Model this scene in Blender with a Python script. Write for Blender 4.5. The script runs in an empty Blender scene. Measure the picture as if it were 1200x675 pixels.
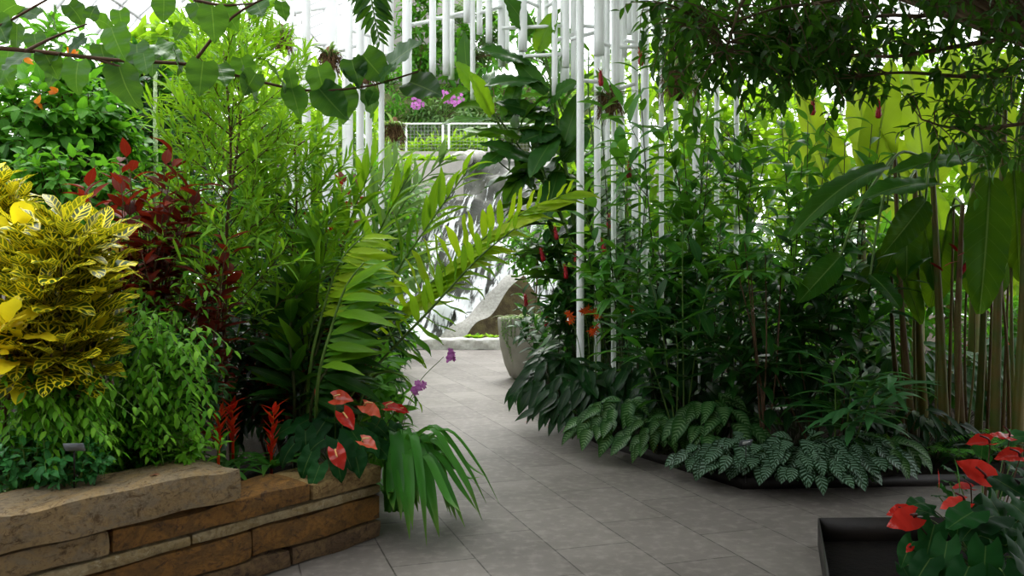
SKY, SUN, EXPO = 2.9, 6.2, 0.0
import bpy, math, random
import numpy as np
from math import pi, sin, cos, radians as rad
R = random.Random(7)
NR = np.random.RandomState(7)
COL = bpy.context.scene.collection
F = 1035.0; CH = 1.5; HY = 320.0

def P(px, py, Y):
    return np.array([(px - 600.0) * Y / F, Y, CH - (py - HY) * Y / F])
def G(px, Y, z=0.0):
    return np.array([(px - 600.0) * Y / F, Y, z])
def V(*a): return np.array(a, float)
def nrm(v):
    v = np.asarray(v, float); n = np.linalg.norm(v)
    return v / n if n > 1e-9 else V(0, 0, 1)
def hexc(h):
    h = h.lstrip('#'); o = []
    for i in (0, 2, 4):
        c = int(h[i:i + 2], 16) / 255.0
        o.append(c / 12.92 if c <= .04045 else ((c + .055) / 1.055) ** 2.4)
    return (*o, 1.0)

# ------------------------------------------------------------------ mesh builder
class MB:
    def __init__(s):
        s.v = []; s.q = []; s.t = []; s.a = []; s.n = 0
    def add(s, v, q=None, t=None, a=None):
        v = np.asarray(v, float).reshape(-1, 3)
        s.v.append(v)
        if q is not None and len(q): s.q.append(np.asarray(q, int) + s.n)
        if t is not None and len(t): s.t.append(np.asarray(t, int) + s.n)
        s.a.append(np.zeros((len(v), 3)) if a is None else np.asarray(a, float))
        s.n += len(v)
    def leaf(s, T, pos, d, up, L, r=None, roll=0.0):
        d = nrm(d); x = np.cross(d, up)
        if np.linalg.norm(x) < 1e-3: x = np.cross(d, V(.3, 1, .2))
        x = nrm(x); z = np.cross(x, d)
        if roll:
            c, sn = cos(roll), sin(roll); x, z = x * c + z * sn, z * c - x * sn
        M = np.stack([x, d, z])
        v = (T.v * L) @ M + pos
        a = T.a.copy(); a[:, 2] = R.random() if r is None else r
        s.add(v, T.q, None, a)
    def tube(s, pts, r0, r1=None, k=5, cap=True, bump=None):
        pts = np.asarray(pts, float); m = len(pts); r1 = r0 if r1 is None else r1
        tg = np.gradient(pts, axis=0)
        ref = V(0, 0, 1) if abs(nrm(tg[0])[2]) < .9 else V(1, 0, 0)
        vs = []; u = None
        for i in range(m):
            t = nrm(tg[i])
            u = nrm(np.cross(t, ref)) if u is None else nrm(u - t * np.dot(u, t))
            w = np.cross(t, u); r = r0 + (r1 - r0) * i / max(1, m - 1)
            if bump is not None: r *= bump[i % len(bump)]
            for j in range(k):
                an = 2 * pi * j / k
                vs.append(pts[i] + (u * cos(an) + w * sin(an)) * r)
        q = [[i * k + j, i * k + (j + 1) % k, (i + 1) * k + (j + 1) % k, (i + 1) * k + j] for i in range(m - 1) for j in range(k)]
        a = np.zeros((m * k, 3)); a[:, 1] = np.repeat(np.linspace(0, 1, m), k); a[:, 0] = np.tile(np.arange(k) / k, m); a[:, 2] = R.random()
        t = []
        if cap:
            vs += [pts[0], pts[-1]]; c0 = m * k
            t = [[c0, (j + 1) % k, j] for j in range(k)] + [[c0 + 1, (m - 1) * k + j, (m - 1) * k + (j + 1) % k] for j in range(k)]
            a = np.vstack([a, [[0, 0, 0], [0, 1, 0]]])
        s.add(vs, q, t, a)
    def lathe(s, prof, c, k=32):
        vs = []; m = len(prof)
        for (r, z) in prof:
            for j in range(k):
                an = 2 * pi * j / k; vs.append((c[0] + r * cos(an), c[1] + r * sin(an), c[2] + z))
        q = [[i * k + j, i * k + (j + 1) % k, (i + 1) * k + (j + 1) % k, (i + 1) * k + j] for i in range(m - 1) for j in range(k)]
        s.add(vs, q)
    def blob(s, c, rx, ry, rz, n=8, k=10, rough=0.0):
        vs = []
        for i in range(n + 1):
            th = pi * i / n
            for j in range(k):
                an = 2 * pi * j / k; f = 1 + rough * (R.random() - .5)
                vs.append((c[0] + rx * f * sin(th) * cos(an), c[1] + ry * f * sin(th) * sin(an), c[2] + rz * f * cos(th)))
        q = [[i * k + j, (i + 1) * k + j, (i + 1) * k + (j + 1) % k, i * k + (j + 1) % k] for i in range(n) for j in range(k)]
        s.add(vs, q)
    def box(s, c, d, ax=None):
        c = np.asarray(c, float); hx = np.asarray(d, float) / 2
        A = np.eye(3) if ax is None else np.asarray(ax, float)
        sg = np.array([[i, j, k] for k in (-1, 1) for j in (-1, 1) for i in (-1, 1)], float)
        v = (sg * hx) @ A + c
        s.add(v, [[0, 2, 3, 1], [4, 5, 7, 6], [0, 1, 5, 4], [2, 6, 7, 3], [0, 4, 6, 2], [1, 3, 7, 5]])
    def bar(s, p0, p1, w, h=None):
        p0 = np.asarray(p0, float); p1 = np.asarray(p1, float); y = nrm(p1 - p0)
        x = np.cross(y, V(0, 0, 1)); x = V(1, 0, 0) if np.linalg.norm(x) < 1e-3 else nrm(x)
        s.box((p0 + p1) / 2, (w, np.linalg.norm(p1 - p0), h or w), [x, y, np.cross(x, y)])
    def quad(s, a, b, c, d): s.add([a, b, c, d], [[0, 1, 2, 3]])
    def grid(s, fn, nu, nv):
        vs = [fn(i / nu, j / nv) for j in range(nv + 1) for i in range(nu + 1)]
        w = nu + 1
        q = [[j * w + i, j * w + i + 1, (j + 1) * w + i + 1, (j + 1) * w + i] for j in range(nv) for i in range(nu)]
        a = np.array([(i / nu, j / nv, 0) for j in range(nv + 1) for i in range(nu + 1)])
        s.add(vs, q, None, a)
    def build(s, name, mat, parent=None, smooth=True, base=None):
        v = np.vstack(s.v) if s.v else np.zeros((0, 3)); a = np.vstack(s.a)
        off = V(0, 0, 0)
        if parent is not None:
            p = parent
            while p is not None: off = off + np.array(p.location); p = p.parent
        loc = V(0, 0, 0)
        if base is not None: loc = np.asarray(base, float) - off
        v = v - off - loc
        q = np.vstack(s.q) if s.q else np.zeros((0, 4), int)
        t = np.vstack(s.t) if s.t else np.zeros((0, 3), int)
        me = bpy.data.meshes.new(name)
        me.vertices.add(len(v)); me.vertices.foreach_set('co', v.ravel())
        nl = len(q) * 4 + len(t) * 3
        me.loops.add(nl); me.loops.foreach_set('vertex_index', np.concatenate([q.ravel(), t.ravel()]).astype(np.int32))
        me.polygons.add(len(q) + len(t))
        ls = np.concatenate([np.arange(len(q)) * 4, len(q) * 4 + np.arange(len(t)) * 3]).astype(np.int32)
        me.polygons.foreach_set('loop_start', ls)
        me.update(calc_edges=True)
        if smooth: me.polygons.foreach_set('use_smooth', np.ones(len(q) + len(t), bool))
        at = me.attributes.new('lv', 'FLOAT_VECTOR', 'POINT'); at.data.foreach_set('vector', a.ravel().astype(np.float32))
        me.materials.append(mat); me.validate(); me.update()
        o = bpy.data.objects.new(name, me); COL.objects.link(o)
        o.location = loc
        if parent is not None: o.parent = parent
        return o

def tag(o, label=None, cat=None, group=None, kind=None):
    if label: o['label'] = label
    if cat: o['category'] = cat
    if group: o['group'] = group
    if kind: o['kind'] = kind
    return o
def thing(name, label, cat, loc, group=None, kind=None):
    o = bpy.data.objects.new(name, None); COL.objects.link(o)
    o.location = [float(c) for c in loc]; o.empty_display_size = .1
    return tag(o, label, cat, group, kind)

# ------------------------------------------------------------------ leaf shapes
class Tm: pass
def prof(kind, t):
    if kind == 'ovate': return np.sin(pi * np.clip(t, 0, 1) ** .75) ** .85 * (1 - .25 * t)
    if kind == 'lance': return np.sin(pi * t ** .85) ** .95 * (1 - .15 * t)
    if kind == 'narrow': return np.sin(pi * t ** .9) ** .6
    if kind == 'strap': return np.minimum(1, (1 - t) * 2.6) ** .75 * (.75 + .25 * np.minimum(1, t * 5))
    if kind == 'paddle': return np.clip(np.sin(pi * np.clip(t, 0, 1) ** .9), 0, 1) ** .5
    if kind == 'heart': return np.clip((1 - t), 0, 1) ** .85 * (.80 + 1.0 * np.sin(pi * np.clip(t, 0, 1) * .72) - .12 * np.sin(pi * t) ** 4)
    if kind == 'cordate': return 2.15 * (t + .05) ** .45 * np.clip(1 - t, 0, 1) ** .95 * (1 - .35 * np.clip((t - .6) / .4, 0, 1))
    if kind == 'obov': return np.sin(pi * t ** 1.35) ** .8
def leafT(kind, asp, rows=6, cols=3, droop=.5, fold=.25, wave=0.0, wf=3.0, lobe=0.0, side=0.0, curl=0.0):
    T = Tm(); t = np.linspace(0, 1, rows); w = prof(kind, t) * asp
    w[-1] = 0.004 * asp
    if kind not in ('heart', 'cordate'): w[0] = .05 * asp
    a = -droop * t ** 1.2; st = 1.0 / (rows - 1)
    y = np.concatenate([[0], np.cumsum(np.cos(a[:-1]) * st)]); z = np.concatenate([[0], np.cumsum(np.sin(a[:-1]) * st)])
    xs = np.linspace(-1, 1, cols); vs = []; uv = []
    for i in range(rows):
        for x in xs:
            X = x * w[i] * .5; ax = abs(x)
            vs.append((X + side * t[i] ** 2 * .3, y[i] - lobe * ax ** 1.6 * (1 - t[i]) ** 3,
                       z[i] + fold * abs(X) - curl * X * X / max(asp, .01) + wave * asp * ax * sin(t[i] * wf * 2 * pi + (0 if x > 0 else 1.3))))
            uv.append(((x + 1) / 2, t[i], 0))
    T.v = np.array(vs); T.a = np.array(uv)
    T.q = np.array([[i * cols + j, i * cols + j + 1, (i + 1) * cols + j + 1, (i + 1) * cols + j] for i in range(rows - 1) for j in range(cols - 1)])
    return T
def family(kind, asp, n=4, droops=(.2, 1.0), **k):
    out = []
    for i in range(n):
        kk = dict(k); kk['side'] = k.get('side', 0) + R.uniform(-.25, .25)
        out.append(leafT(kind, asp * R.uniform(.88, 1.12), droop=droops[0] + (droops[1] - droops[0]) * i / max(1, n - 1), **kk))
    return out

def bez(pts, n=12):
    """smooth curve through the listed points (Catmull-Rom)"""
    p = [np.asarray(x, float) for x in pts]
    if len(p) == 2: return np.array([p[0] + (p[1] - p[0]) * i / (n - 1) for i in range(n)])
    p = [2 * p[0] - p[1]] + p + [2 * p[-1] - p[-2]]
    out = []; m = len(p) - 3; per = max(2, int(math.ceil(n / m)))
    for k in range(m):
        a, b, c, d = p[k:k + 4]
        for i in range(per):
            t = i / per
            out.append(.5 * ((2 * b) + (-a + c) * t + (2 * a - 5 * b + 4 * c - d) * t * t + (-a + 3 * b - 3 * c + d) * t ** 3))
    out.append(p[-2]); return np.array(out)
def samp(path, s):
    L = np.concatenate([[0], np.cumsum(np.linalg.norm(np.diff(path, axis=0), axis=1))]); x = s * L[-1]
    i = min(len(path) - 2, max(0, int(np.searchsorted(L, x)) - 1)); f = (x - L[i]) / max(1e-9, L[i + 1] - L[i])
    return path[i] + (path[i + 1] - path[i]) * f, nrm(path[i + 1] - path[i])
def leafy(ml, ms, path, tms, L, n, s0=.2, s1=1.0, mode='spiral', ang=60, droop=.15, lvar=.2, taper=(.8, .8), B=None, r0=.006, r1=.002,
          jit=.25, whorl=1, pet=0.0, uphint=.45, rr=None, k=5, top=0, upv=None):
    """a stem along PATH with n leaves"""
    if ms is not None and r0 > 0: ms.tube(path, r0, r1, k)
    az = R.random() * 6.28
    for i in range(n):
        f = i / max(1, n - 1); s = s0 + (s1 - s0) * f
        p, t = samp(path, s)
        u = np.cross(t, V(0, 0, 1)); u = V(1, 0, 0) if np.linalg.norm(u) < .05 else nrm(u); w = np.cross(t, u)
        for wv in range(whorl):
            if mode == 'spiral': az += 2.399 if whorl == 1 else 2 * pi / whorl; r = u * cos(az) + w * sin(az)
            elif mode == 'fan':
                r = nrm(B - t * np.dot(B, t) + u * R.uniform(-.35, .35))
            elif mode == 'rank':
                b = u if B is None else (nrm(np.cross(t, V(0, 1, 0)) + V(0, -.22, 0)) if isinstance(B, str) else nrm(B - t * np.dot(B, t)))
                r = b * (1 if (i + wv) % 2 == 0 else -1)
            else:  # opposite pairs, decussate
                az += pi if wv % 2 else pi / 2; r = u * cos(az) + w * sin(az)
            a = rad(ang * (1 - .35 * f * (1 if top == 0 else top))) + R.uniform(-.15, .15)
            d = t * cos(a) + r * sin(a) + NR.uniform(-jit, jit, 3) * .5; d[2] -= droop; d = nrm(d)
            Lf = L * (taper[0] + (1 - taper[0]) * min(1, f * 3)) * (1 - (1 - taper[1]) * max(0, f - .5) * 2) * R.uniform(1 - lvar, 1 + lvar)
            pos = p
            if pet > 0:
                pos = p + d * pet * Lf
                if ms is not None: ms.tube([p, pos], r1 * .8, r1 * .7, 3, False)
            up = (t * uphint + V(0, 0, 1) * (1 - uphint) if upv is None else upv + NR.uniform(-.35, .35, 3)) + NR.uniform(-.2, .2, 3)
            ml.leaf(R.choice(tms), pos, d, up, Lf, rr() if rr else None)

# ------------------------------------------------------------------ materials
class N:
    def __init__(s, name):
        s.m = bpy.data.materials.new(name); s.m.use_nodes = True; s.t = s.m.node_tree; s.t.nodes.clear()
        s.out = s.n('ShaderNodeOutputMaterial')
    def n(s, ty, **kw):
        x = s.t.nodes.new(ty)
        for k, v in kw.items(): setattr(x, k, v)
        return x
    def l(s, a, b): s.t.links.new(a, b)
    def put(s, sock, v):
        if hasattr(v, 'is_linked') or hasattr(v, 'links'): s.l(v, sock)
        else: sock.default_value = v
    def math(s, op, a, b=0.0, c=None, clamp=False):
        x = s.n('ShaderNodeMath', operation=op, use_clamp=clamp)
        s.put(x.inputs[0], a); s.put(x.inputs[1], b)
        if c is not None: s.put(x.inputs[2], c)
        return x.outputs[0]
    def mix(s, f, a, b, mode='MIX'):
        x = s.n('ShaderNodeMix', data_type='RGBA', blend_type=mode)
        s.put(x.inputs[0], f); s.put(x.inputs[6], a); s.put(x.inputs[7], b); return x.outputs[2]
    def ss(s, v, lo, hi):
        x = s.n('ShaderNodeMapRange', interpolation_type='SMOOTHSTEP'); s.put(x.inputs[0], v)
        x.inputs[1].default_value = lo; x.inputs[2].default_value = hi; return x.outputs[0]
    def noise(s, scale, detail=3, rough=.5, vec=None, dim=None, dist=0.0):
        x = s.n('ShaderNodeTexNoise'); x.inputs['Scale'].default_value = scale; x.inputs['Detail'].default_value = detail
        x.inputs['Roughness'].default_value = rough; x.inputs['Distortion'].default_value = dist
        if vec is not None: s.l(vec, x.inputs['Vector'])
        return x.outputs[0]
    def obj(s): return s.n('ShaderNodeTexCoord').outputs['Object']
    def bsdf(s, col, rough=.5, spec=.5, **kw):
        b = s.n('ShaderNodeBsdfPrincipled'); s.put(b.inputs['Base Color'], col); s.put(b.inputs['Roughness'], rough)
        s.put(b.inputs['Specular IOR Level'], spec)
        for k, v in kw.items(): s.put(b.inputs[k], v)
        return b
    def bump(s, h, st=.3, dist=.02):
        b = s.n('ShaderNodeBump'); b.inputs['Strength'].default_value = st; b.inputs['Distance'].default_value = dist
        s.l(h, b.inputs['Height']); return b.outputs[0]
    def end(s, sh): s.l(sh, s.out.inputs[0]); return s.m

def leafM(name, c1, c2, trans=.4, rough=.42, spec=.4, mid=.35, pat=None, c3=None, tcol=None, edge=None):
    """leaf: colour runs c1..c2 from leaf to leaf, midrib a little lighter; pat adds the vein colour c3"""
    g = N(name); at = g.n('ShaderNodeAttribute', attribute_name='lv'); sp = g.n('ShaderNodeSeparateXYZ'); g.l(at.outputs['Vector'], sp.inputs[0])
    u, v, r = sp.outputs
    ax = g.math('MULTIPLY', g.math('ABSOLUTE', g.math('SUBTRACT', u, .5)), 2.0)
    col = g.mix(r, hexc(c1), hexc(c2))
    nz = g.noise(9, 2, .5, g.obj())
    col = g.mix(g.math('MULTIPLY', nz, .5), col, g.mix(.55, col, (0.0, .01, 0, 1)))
    side = g.math('FRACT', g.math('SUBTRACT', g.math('MULTIPLY', v, {'croton': 7.5, 'peacock': 6.0}.get(pat, 9.0)), g.math('MULTIPLY', ax, 1.4)))
    sv = g.math('ABSOLUTE', g.math('SUBTRACT', side, .5))
    if pat == 'croton':
        vein = g.math('MULTIPLY', g.ss(sv, .33, .40), 1.0)
        midr = g.ss(ax, .13, .07)
        edg = g.ss(ax, .86, .95)
        f = g.math('MAXIMUM', g.math('MAXIMUM', vein, midr), edg)
        al = g.ss(g.math('ADD', r, g.math('MULTIPLY', g.math('SUBTRACT', nz, .5), .5)), .62, .78)
        f = g.math('MAXIMUM', g.math('MULTIPLY', f, g.ss(r, -.25, .2)), al)
        col = g.mix(f, col, hexc(c3))
    elif pat == 'peacock':
        vein = g.math('MULTIPLY', g.ss(sv, .24, .34), g.math('MULTIPLY', g.ss(ax, .02, .12), g.ss(ax, .9, .78)))
        f = g.math('MAXIMUM', vein, g.math('MULTIPLY', g.ss(ax, .09, .03), .5))
        col = g.mix(g.math('MULTIPLY', f, .7), col, hexc(c3))
    elif pat == 'stripe':
        vein = g.math('MULTIPLY', g.ss(sv, .2, .4), g.ss(ax, 1.0, .3))
        col = g.mix(g.math('MULTIPLY', vein, .7), col, hexc(c3))
    elif pat == 'tip':   # yellowing tips
        col = g.mix(g.ss(v, .75, 1.0), col, hexc(c3))
    elif pat == 'margin':
        col = g.mix(g.ss(ax, .55, .7), col, hexc(c3))
    elif mid > 0:
        col = g.mix(g.math('MULTIPLY', g.ss(ax, .06, .015), mid * .8), col, hexc('#a9c56a'))
        if mid > .2: col = g.mix(g.math('MULTIPLY', g.ss(sv, .44, .5), mid * .22), col, hexc('#9dbb60'))
    b = g.bsdf(col, rough + .03, spec * .34)
    g.l(g.bump(sv, .18, .004), b.inputs['Normal'])
    tr = g.n('ShaderNodeBsdfTranslucent')
    tc = g.mix(.55, col, hexc(tcol) if tcol else (.30, .62, .03, 1), 'MIX') if trans > 0 else col
    g.put(tr.inputs[0], tc)
    mx = g.n('ShaderNodeMixShader'); mx.inputs[0].default_value = trans
    g.l(b.outputs[0], mx.inputs[1]); g.l(tr.outputs[0], mx.inputs[2])
    return g.end(mx.outputs[0])
def plainM(name, c1, c2=None, rough=.6, spec=.3, sc=8, bump=0.0, metal=0.0, bsc=30):
    g = N(name); o = g.obj(); nz = g.noise(sc, 4, .6, o)
    col = g.mix(g.ss(nz, .3, .7), hexc(c1), hexc(c2 or c1))
    b = g.bsdf(col, rough, spec, Metallic=metal)
    if bump: g.l(g.bump(g.noise(bsc, 5, .65, o), bump, .02), b.inputs['Normal'])
    return g.end(b.outputs[0])

M = {}
M['stem_green'] = plainM('green_stem', '#4d6a2a', '#5f7d35', .5)
M['stem_dark'] = plainM('dark_stem', '#2c3318', '#3d4420', .6)
M['stem_brown'] = plainM('brown_stem', '#4a3524', '#5f4630', .8)
M['bark'] = plainM('bark', '#5b4a3a', '#7d6a55', .85, .2, 14, .5)
M['cane'] = plainM('banana_cane', '#4f5f26', '#6a5a2a', .5, .3, 5)
M['cane_brown'] = plainM('brown_cane', '#54391f', '#5f5a2a', .6, .3, 6)
M['white'] = plainM('white_painted_tube', '#fafbfc', '#f6f7f8', .35, .5)
M['white_frame'] = plainM('white_frame', '#eef0f1', '#e6e8ea', .5, .4)
M['soil'] = plainM('dark_soil', '#1c1712', '#2c241b', .95, .1, 12, .8)
M['steel'] = plainM('dark_steel', '#17120f', '#221b17', .55, .4, 5, .1)
M['red'] = plainM('red_bract', '#b01013', '#d81a18', .4, .4, 20)
M['conered'] = plainM('cone_red', '#8e0e1c', '#b01424', .45, .4, 40, .5, 0, 60)
# ------------------------------------------------------------------ setting
def floorM():
    g = N('grey_paving'); o = g.obj()
    mp = g.n('ShaderNodeMapping'); g.l(o, mp.inputs[0])
    th = rad(108.1); mp.inputs['Rotation'].default_value = (0, 0, -th)
    mp.inputs['Location'].default_value = (-4.08 + .395 + 7.9, 1.706 + .446 * 40, 0)
    bk = g.n('ShaderNodeTexBrick'); g.l(mp.outputs[0], bk.inputs['Vector'])
    bk.inputs['Scale'].default_value = 1; bk.inputs['Brick Width'].default_value = .79; bk.inputs['Row Height'].default_value = .446
    bk.inputs['Mortar Size'].default_value = .0048; bk.inputs['Mortar Smooth'].default_value = .4; bk.offset = .5
    bk.inputs['Color1'].default_value = hexc('#6b6460'); bk.inputs['Color2'].default_value = hexc('#7c7570'); bk.inputs['Mortar'].default_value = hexc('#332f2b')
    n1 = g.noise(1.3, 5, .6, o); n2 = g.noise(14, 4, .6, o)
    col = g.mix(g.math('MULTIPLY', g.ss(n1, .38, .68), .5), bk.outputs[0], hexc('#4f4843'), 'MIX')
    col = g.mix(g.math('MULTIPLY', g.ss(n2, .45, .7), .45), col, hexc('#8f8883'))
    col = g.mix(g.math('MULTIPLY', g.ss(g.noise(60, 2, .5, o), .70, .78), .5), col, hexc('#b0aba4'))
    b = g.bsdf(col, .55, .35); h = g.math('SUBTRACT', g.math('MULTIPLY', n2, .15), bk.outputs['Fac'])
    g.l(g.bump(h, .4, .006), b.inputs['Normal']); return g.end(b.outputs[0])
def stoneM(name, c1, c2, c3, sc=3.5):
    g = N(name); o = g.obj(); mp = g.n('ShaderNodeMapping'); g.l(o, mp.inputs[0])
    mp.inputs['Rotation'].default_value = (0, .1, rad(-36)); mp.inputs['Scale'].default_value = (2.2, 1, 2.5)
    a = g.noise(sc, 8, .72, mp.outputs[0], dist=1.2); c = g.noise(sc * 2.7, 8, .78, mp.outputs[0], dist=.8); d = g.noise(40, 3, .6, o)
    col = g.mix(g.ss(a, .42, .58), hexc(c1), hexc(c2)); col = g.mix(g.ss(c, .53, .62), col, hexc(c3))
    col = g.mix(g.math('MULTIPLY', g.ss(d, .45, .75), .4), col, hexc('#2b2118'))
    b = g.bsdf(col, .8, .25); h = g.math('ADD', g.math('MULTIPLY', c, .8), g.math('MULTIPLY', d, .35))
    g.l(g.bump(h, 1.0, .035), b.inputs['Normal']); return g.end(b.outputs[0])
def glassM():
    g = N('greenhouse_glass'); t = g.n('ShaderNodeBsdfTransparent'); t.inputs[0].default_value = (.97, .985, .98, 1)
    gl = g.n('ShaderNodeBsdfGlossy'); gl.inputs['Roughness'].default_value = .12
    mx = g.n('ShaderNodeMixShader'); mx.inputs[0].default_value = .07
    g.l(t.outputs[0], mx.inputs[1]); g.l(gl.outputs[0], mx.inputs[2]); return g.end(mx.outputs[0])
M['floor'] = floorM(); M['glass'] = glassM()
M['ground'] = plainM('dark_earth_ground', '#2a241b', '#3a3226', .95, .1, 3, .5)
M['s_cap'] = stoneM('weathered_cap_stone', '#96846a', '#a58a62', '#6e583c')
M['s_tan'] = stoneM('tan_stone', '#94784e', '#b09462', '#6e5030')
M['s_pale'] = stoneM('pale_stone', '#b09c78', '#968058', '#c2b190')
M['s_rust'] = stoneM('rust_stone', '#76562f', '#936833', '#58402a')
M['s_dark'] = stoneM('dark_brown_stone', '#66503a', '#806646', '#48362a')
M['concrete'] = plainM('grey_concrete', '#8b8883', '#9a9690', .8, .2, 4, .2)
M['granite'] = plainM('pale_granite', '#989590', '#b6b2ac', .8, .2, 20, .5)
M['kerb'] = plainM('pale_kerb_granite', '#c4c0ba', '#d8d5d0', .8, .2, 20, .5)
M['rock'] = plainM('wet_grey_rock', '#33342c', '#5f6056', .5, .5, 2.5, .9, 0, 6)
M['moss'] = plainM('mossy_brown_rock', '#3e3323', '#5c5236', .8, .2, 4, .8)
M['pot'] = plainM('grey_clay_pot', '#8a857a', '#9b968a', .75, .2, 3, .2)
M['shade_block'] = plainM('shade_block_dark', '#3a332b', '#463d33', .7, .2, 3)  # only for the added wall and slab that block light
M['mesh_wire'] = plainM('wire_mesh', '#9a9d9b', None, .4, .5)

def place_floor():
    m = MB(); m.quad((-3.2, -3, 0), (9, -3, 0), (9, 18, 0), (-3.2, 18, 0)); o = m.build('floor', M['floor'], smooth=False)
    tag(o, 'grey stone paving of the garden path', 'floor', kind='structure')
    m = MB(); m.quad((-60, -20, -.03), (60, -20, -.03), (60, 90, -.03), (-60, 90, -.03)); o = m.build('ground', M['ground'], smooth=False)
    tag(o, 'dark earth ground of the glasshouse', 'ground', kind='structure')
place_floor()

def glasshouse():
    HX, EZ, RZ, Y0, Y1 = 11.5, 4.2, 7.5, -5, 33
    c = thing('ceiling', 'arched white framed glass roof of the conservatory', 'ceiling', (0, 0, 0), kind='structure')
    arch = [(-HX * cos(pi * i / 28), EZ + RZ * sin(pi * i / 28)) for i in range(29)]
    m = MB(); m.grid(lambda u, v: (-HX * cos(pi * u), Y0 + (Y1 - Y0) * v, EZ + RZ * sin(pi * u) + .12), 28, 4); m.build('glass_pane', M['glass'], c)
    y = Y0
    while y <= Y1:
        m = MB()
        for (xa, za), (xb, zb) in zip(arch[:-1], arch[1:]): m.bar((xa, y, za), (xb, y, zb), .035, .08)
        m.build('rib', M['white_frame'], c, False); y += 1.0
    for i in range(2, 27, 3):
        m = MB(); m.bar((arch[i][0], Y0, arch[i][1]), (arch[i][0], Y1, arch[i][1]), .08, .1); m.build('purlin', M['white_frame'], c, False)
    for s, nm in ((-1, 'wall_left'), (1, 'wall_right')):
        w = thing(nm, 'white framed glass side wall of the conservatory, ' + ('left' if s < 0 else 'right') + ' side', 'wall', (s * HX, 14, 0), kind='structure')
        m = MB(); m.quad((s * HX, Y0, 0), (s * HX, Y1, 0), (s * HX, Y1, EZ), (s * HX, Y0, EZ)); m.build('glass_pane', M['glass'], w, False)
        m = MB()
        for k in range(20): m.box((s * HX, Y0 + 2 * k, EZ / 2), (.08, .08, EZ))
        for z in (.4, 2.2, EZ): m.box((s * HX, (Y0 + Y1) / 2, z), (.08, Y1 - Y0, .1))
        m.build('glazing_frame', M['white_frame'], w, False)
    w = thing('wall_back', 'white framed glass gable at the far end', 'wall', (0, Y1, 0), kind='structure')
    m = MB(); m.quad((-HX, Y1, 0), (HX, Y1, 0), (HX, Y1, EZ), (-HX, Y1, EZ))
    for (xa, za), (xb, zb) in zip(arch[:-1], arch[1:]): m.quad((xa, Y1, EZ - .01), (xb, Y1, EZ - .01), (xb, Y1, zb), (xa, Y1, za))
    m.build('glass_pane', M['glass'], w, False)
    m = MB()
    for k in range(-7, 8):
        x = k * 1.6; h = EZ + RZ * math.sqrt(max(0, 1 - (x / HX) ** 2)); m.box((x, Y1 - .05, h / 2), (.08, .08, h))
    for z in (.4, 2.2, EZ, 7, 9.5): m.box((0, Y1 - .05, z), (2 * HX * math.sqrt(max(.01, 1 - max(0, (z - EZ) / RZ) ** 2)), .08, .1))
    m.build('glazing_frame', M['white_frame'], w, False)
glasshouse()

# ------------------------------------------------------------------ stone retaining wall
WA = V(-.74, 5.02, 0); WD = V(-.6, -.8, 0); WN = V(-.8, .6, 0)
def wpt(s, dpt, z): return WA + WD * s + WN * dpt + V(0, 0, z)
def stone_mesh(s0, s1, d0, d1, z0, z1, mat, parent, name, seed, rough=.018, topchip=.0):
    rs = np.random.RandomState(seed); L = s1 - s0
    bm_n = (max(4, int(L / .05)), max(3, int((d1 - d0) / .06)), max(3, int((z1 - z0) / .04)))
    ph = rs.uniform(0, 6.28, (9,)); fr = rs.uniform(4, 16, (9,))
    def nz(p): return sum(sin(fr[i] * p[0] * (1 + .1 * i) + ph[i] + fr[(i + 3) % 9] * p[2] * 1.7 + fr[(i + 5) % 9] * p[1]) for i in range(6)) / 6
    m = MB(); ng = bm_n
    def face(fix, val, a, b, na, nb, flip):
        def fn(u, v):
            p = [0, 0, 0]; p[fix] = val; p[a] = u; p[b] = v; x, y, z = p
            # rounded box
            c = []
            for q, ext in ((x, L), (y, d1 - d0), (z, z1 - z0)): c.append((q - .5) * ext)
            r = .018; h = [L / 2 - r, (d1 - d0) / 2 - r, (z1 - z0) / 2 - r]
            k = [min(max(c[i], -h[i]), h[i]) for i in range(3)]; dlt = V(*[c[i] - k[i] for i in range(3)])
            ln = np.linalg.norm(dlt)
            nd = dlt / ln if ln > 1e-6 else V(0, 0, 0)
            pt = V(*k) + nd * r
            n = nz(pt) * rough
            n2 = nd * n
            if topchip and z > .5: n2[2] -= topchip * max(0, nz(pt * .8 + 3)) * (1.4 if y < .4 else .5)
            pt = pt + n2
            return wpt(s0 + L / 2 + pt[0], (d0 + d1) / 2 + pt[1], (z0 + z1) / 2 + pt[2])
        m.grid(fn if not flip else (lambda u, v: fn(1 - u, v)), na, nb)
    nx, ny, nzv = ng
    face(2, 1, 0, 1, nx, ny, True); face(2, 0, 0, 1, nx, ny, False); face(1, 0, 0, 2, nx, nzv, True); face(1, 1, 0, 2, nx, nzv, False)
    face(0, 0, 1, 2, ny, nzv, False); face(0, 1, 1, 2, ny, nzv, True)
    return m.build(name, M[mat], parent)
w = thing('stone_retaining_wall', 'low dry-stacked brown stone wall holding up the planting bed beside the path', 'wall', wpt(1.6, .1, 0), kind='thing')
GP = .006
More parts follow.
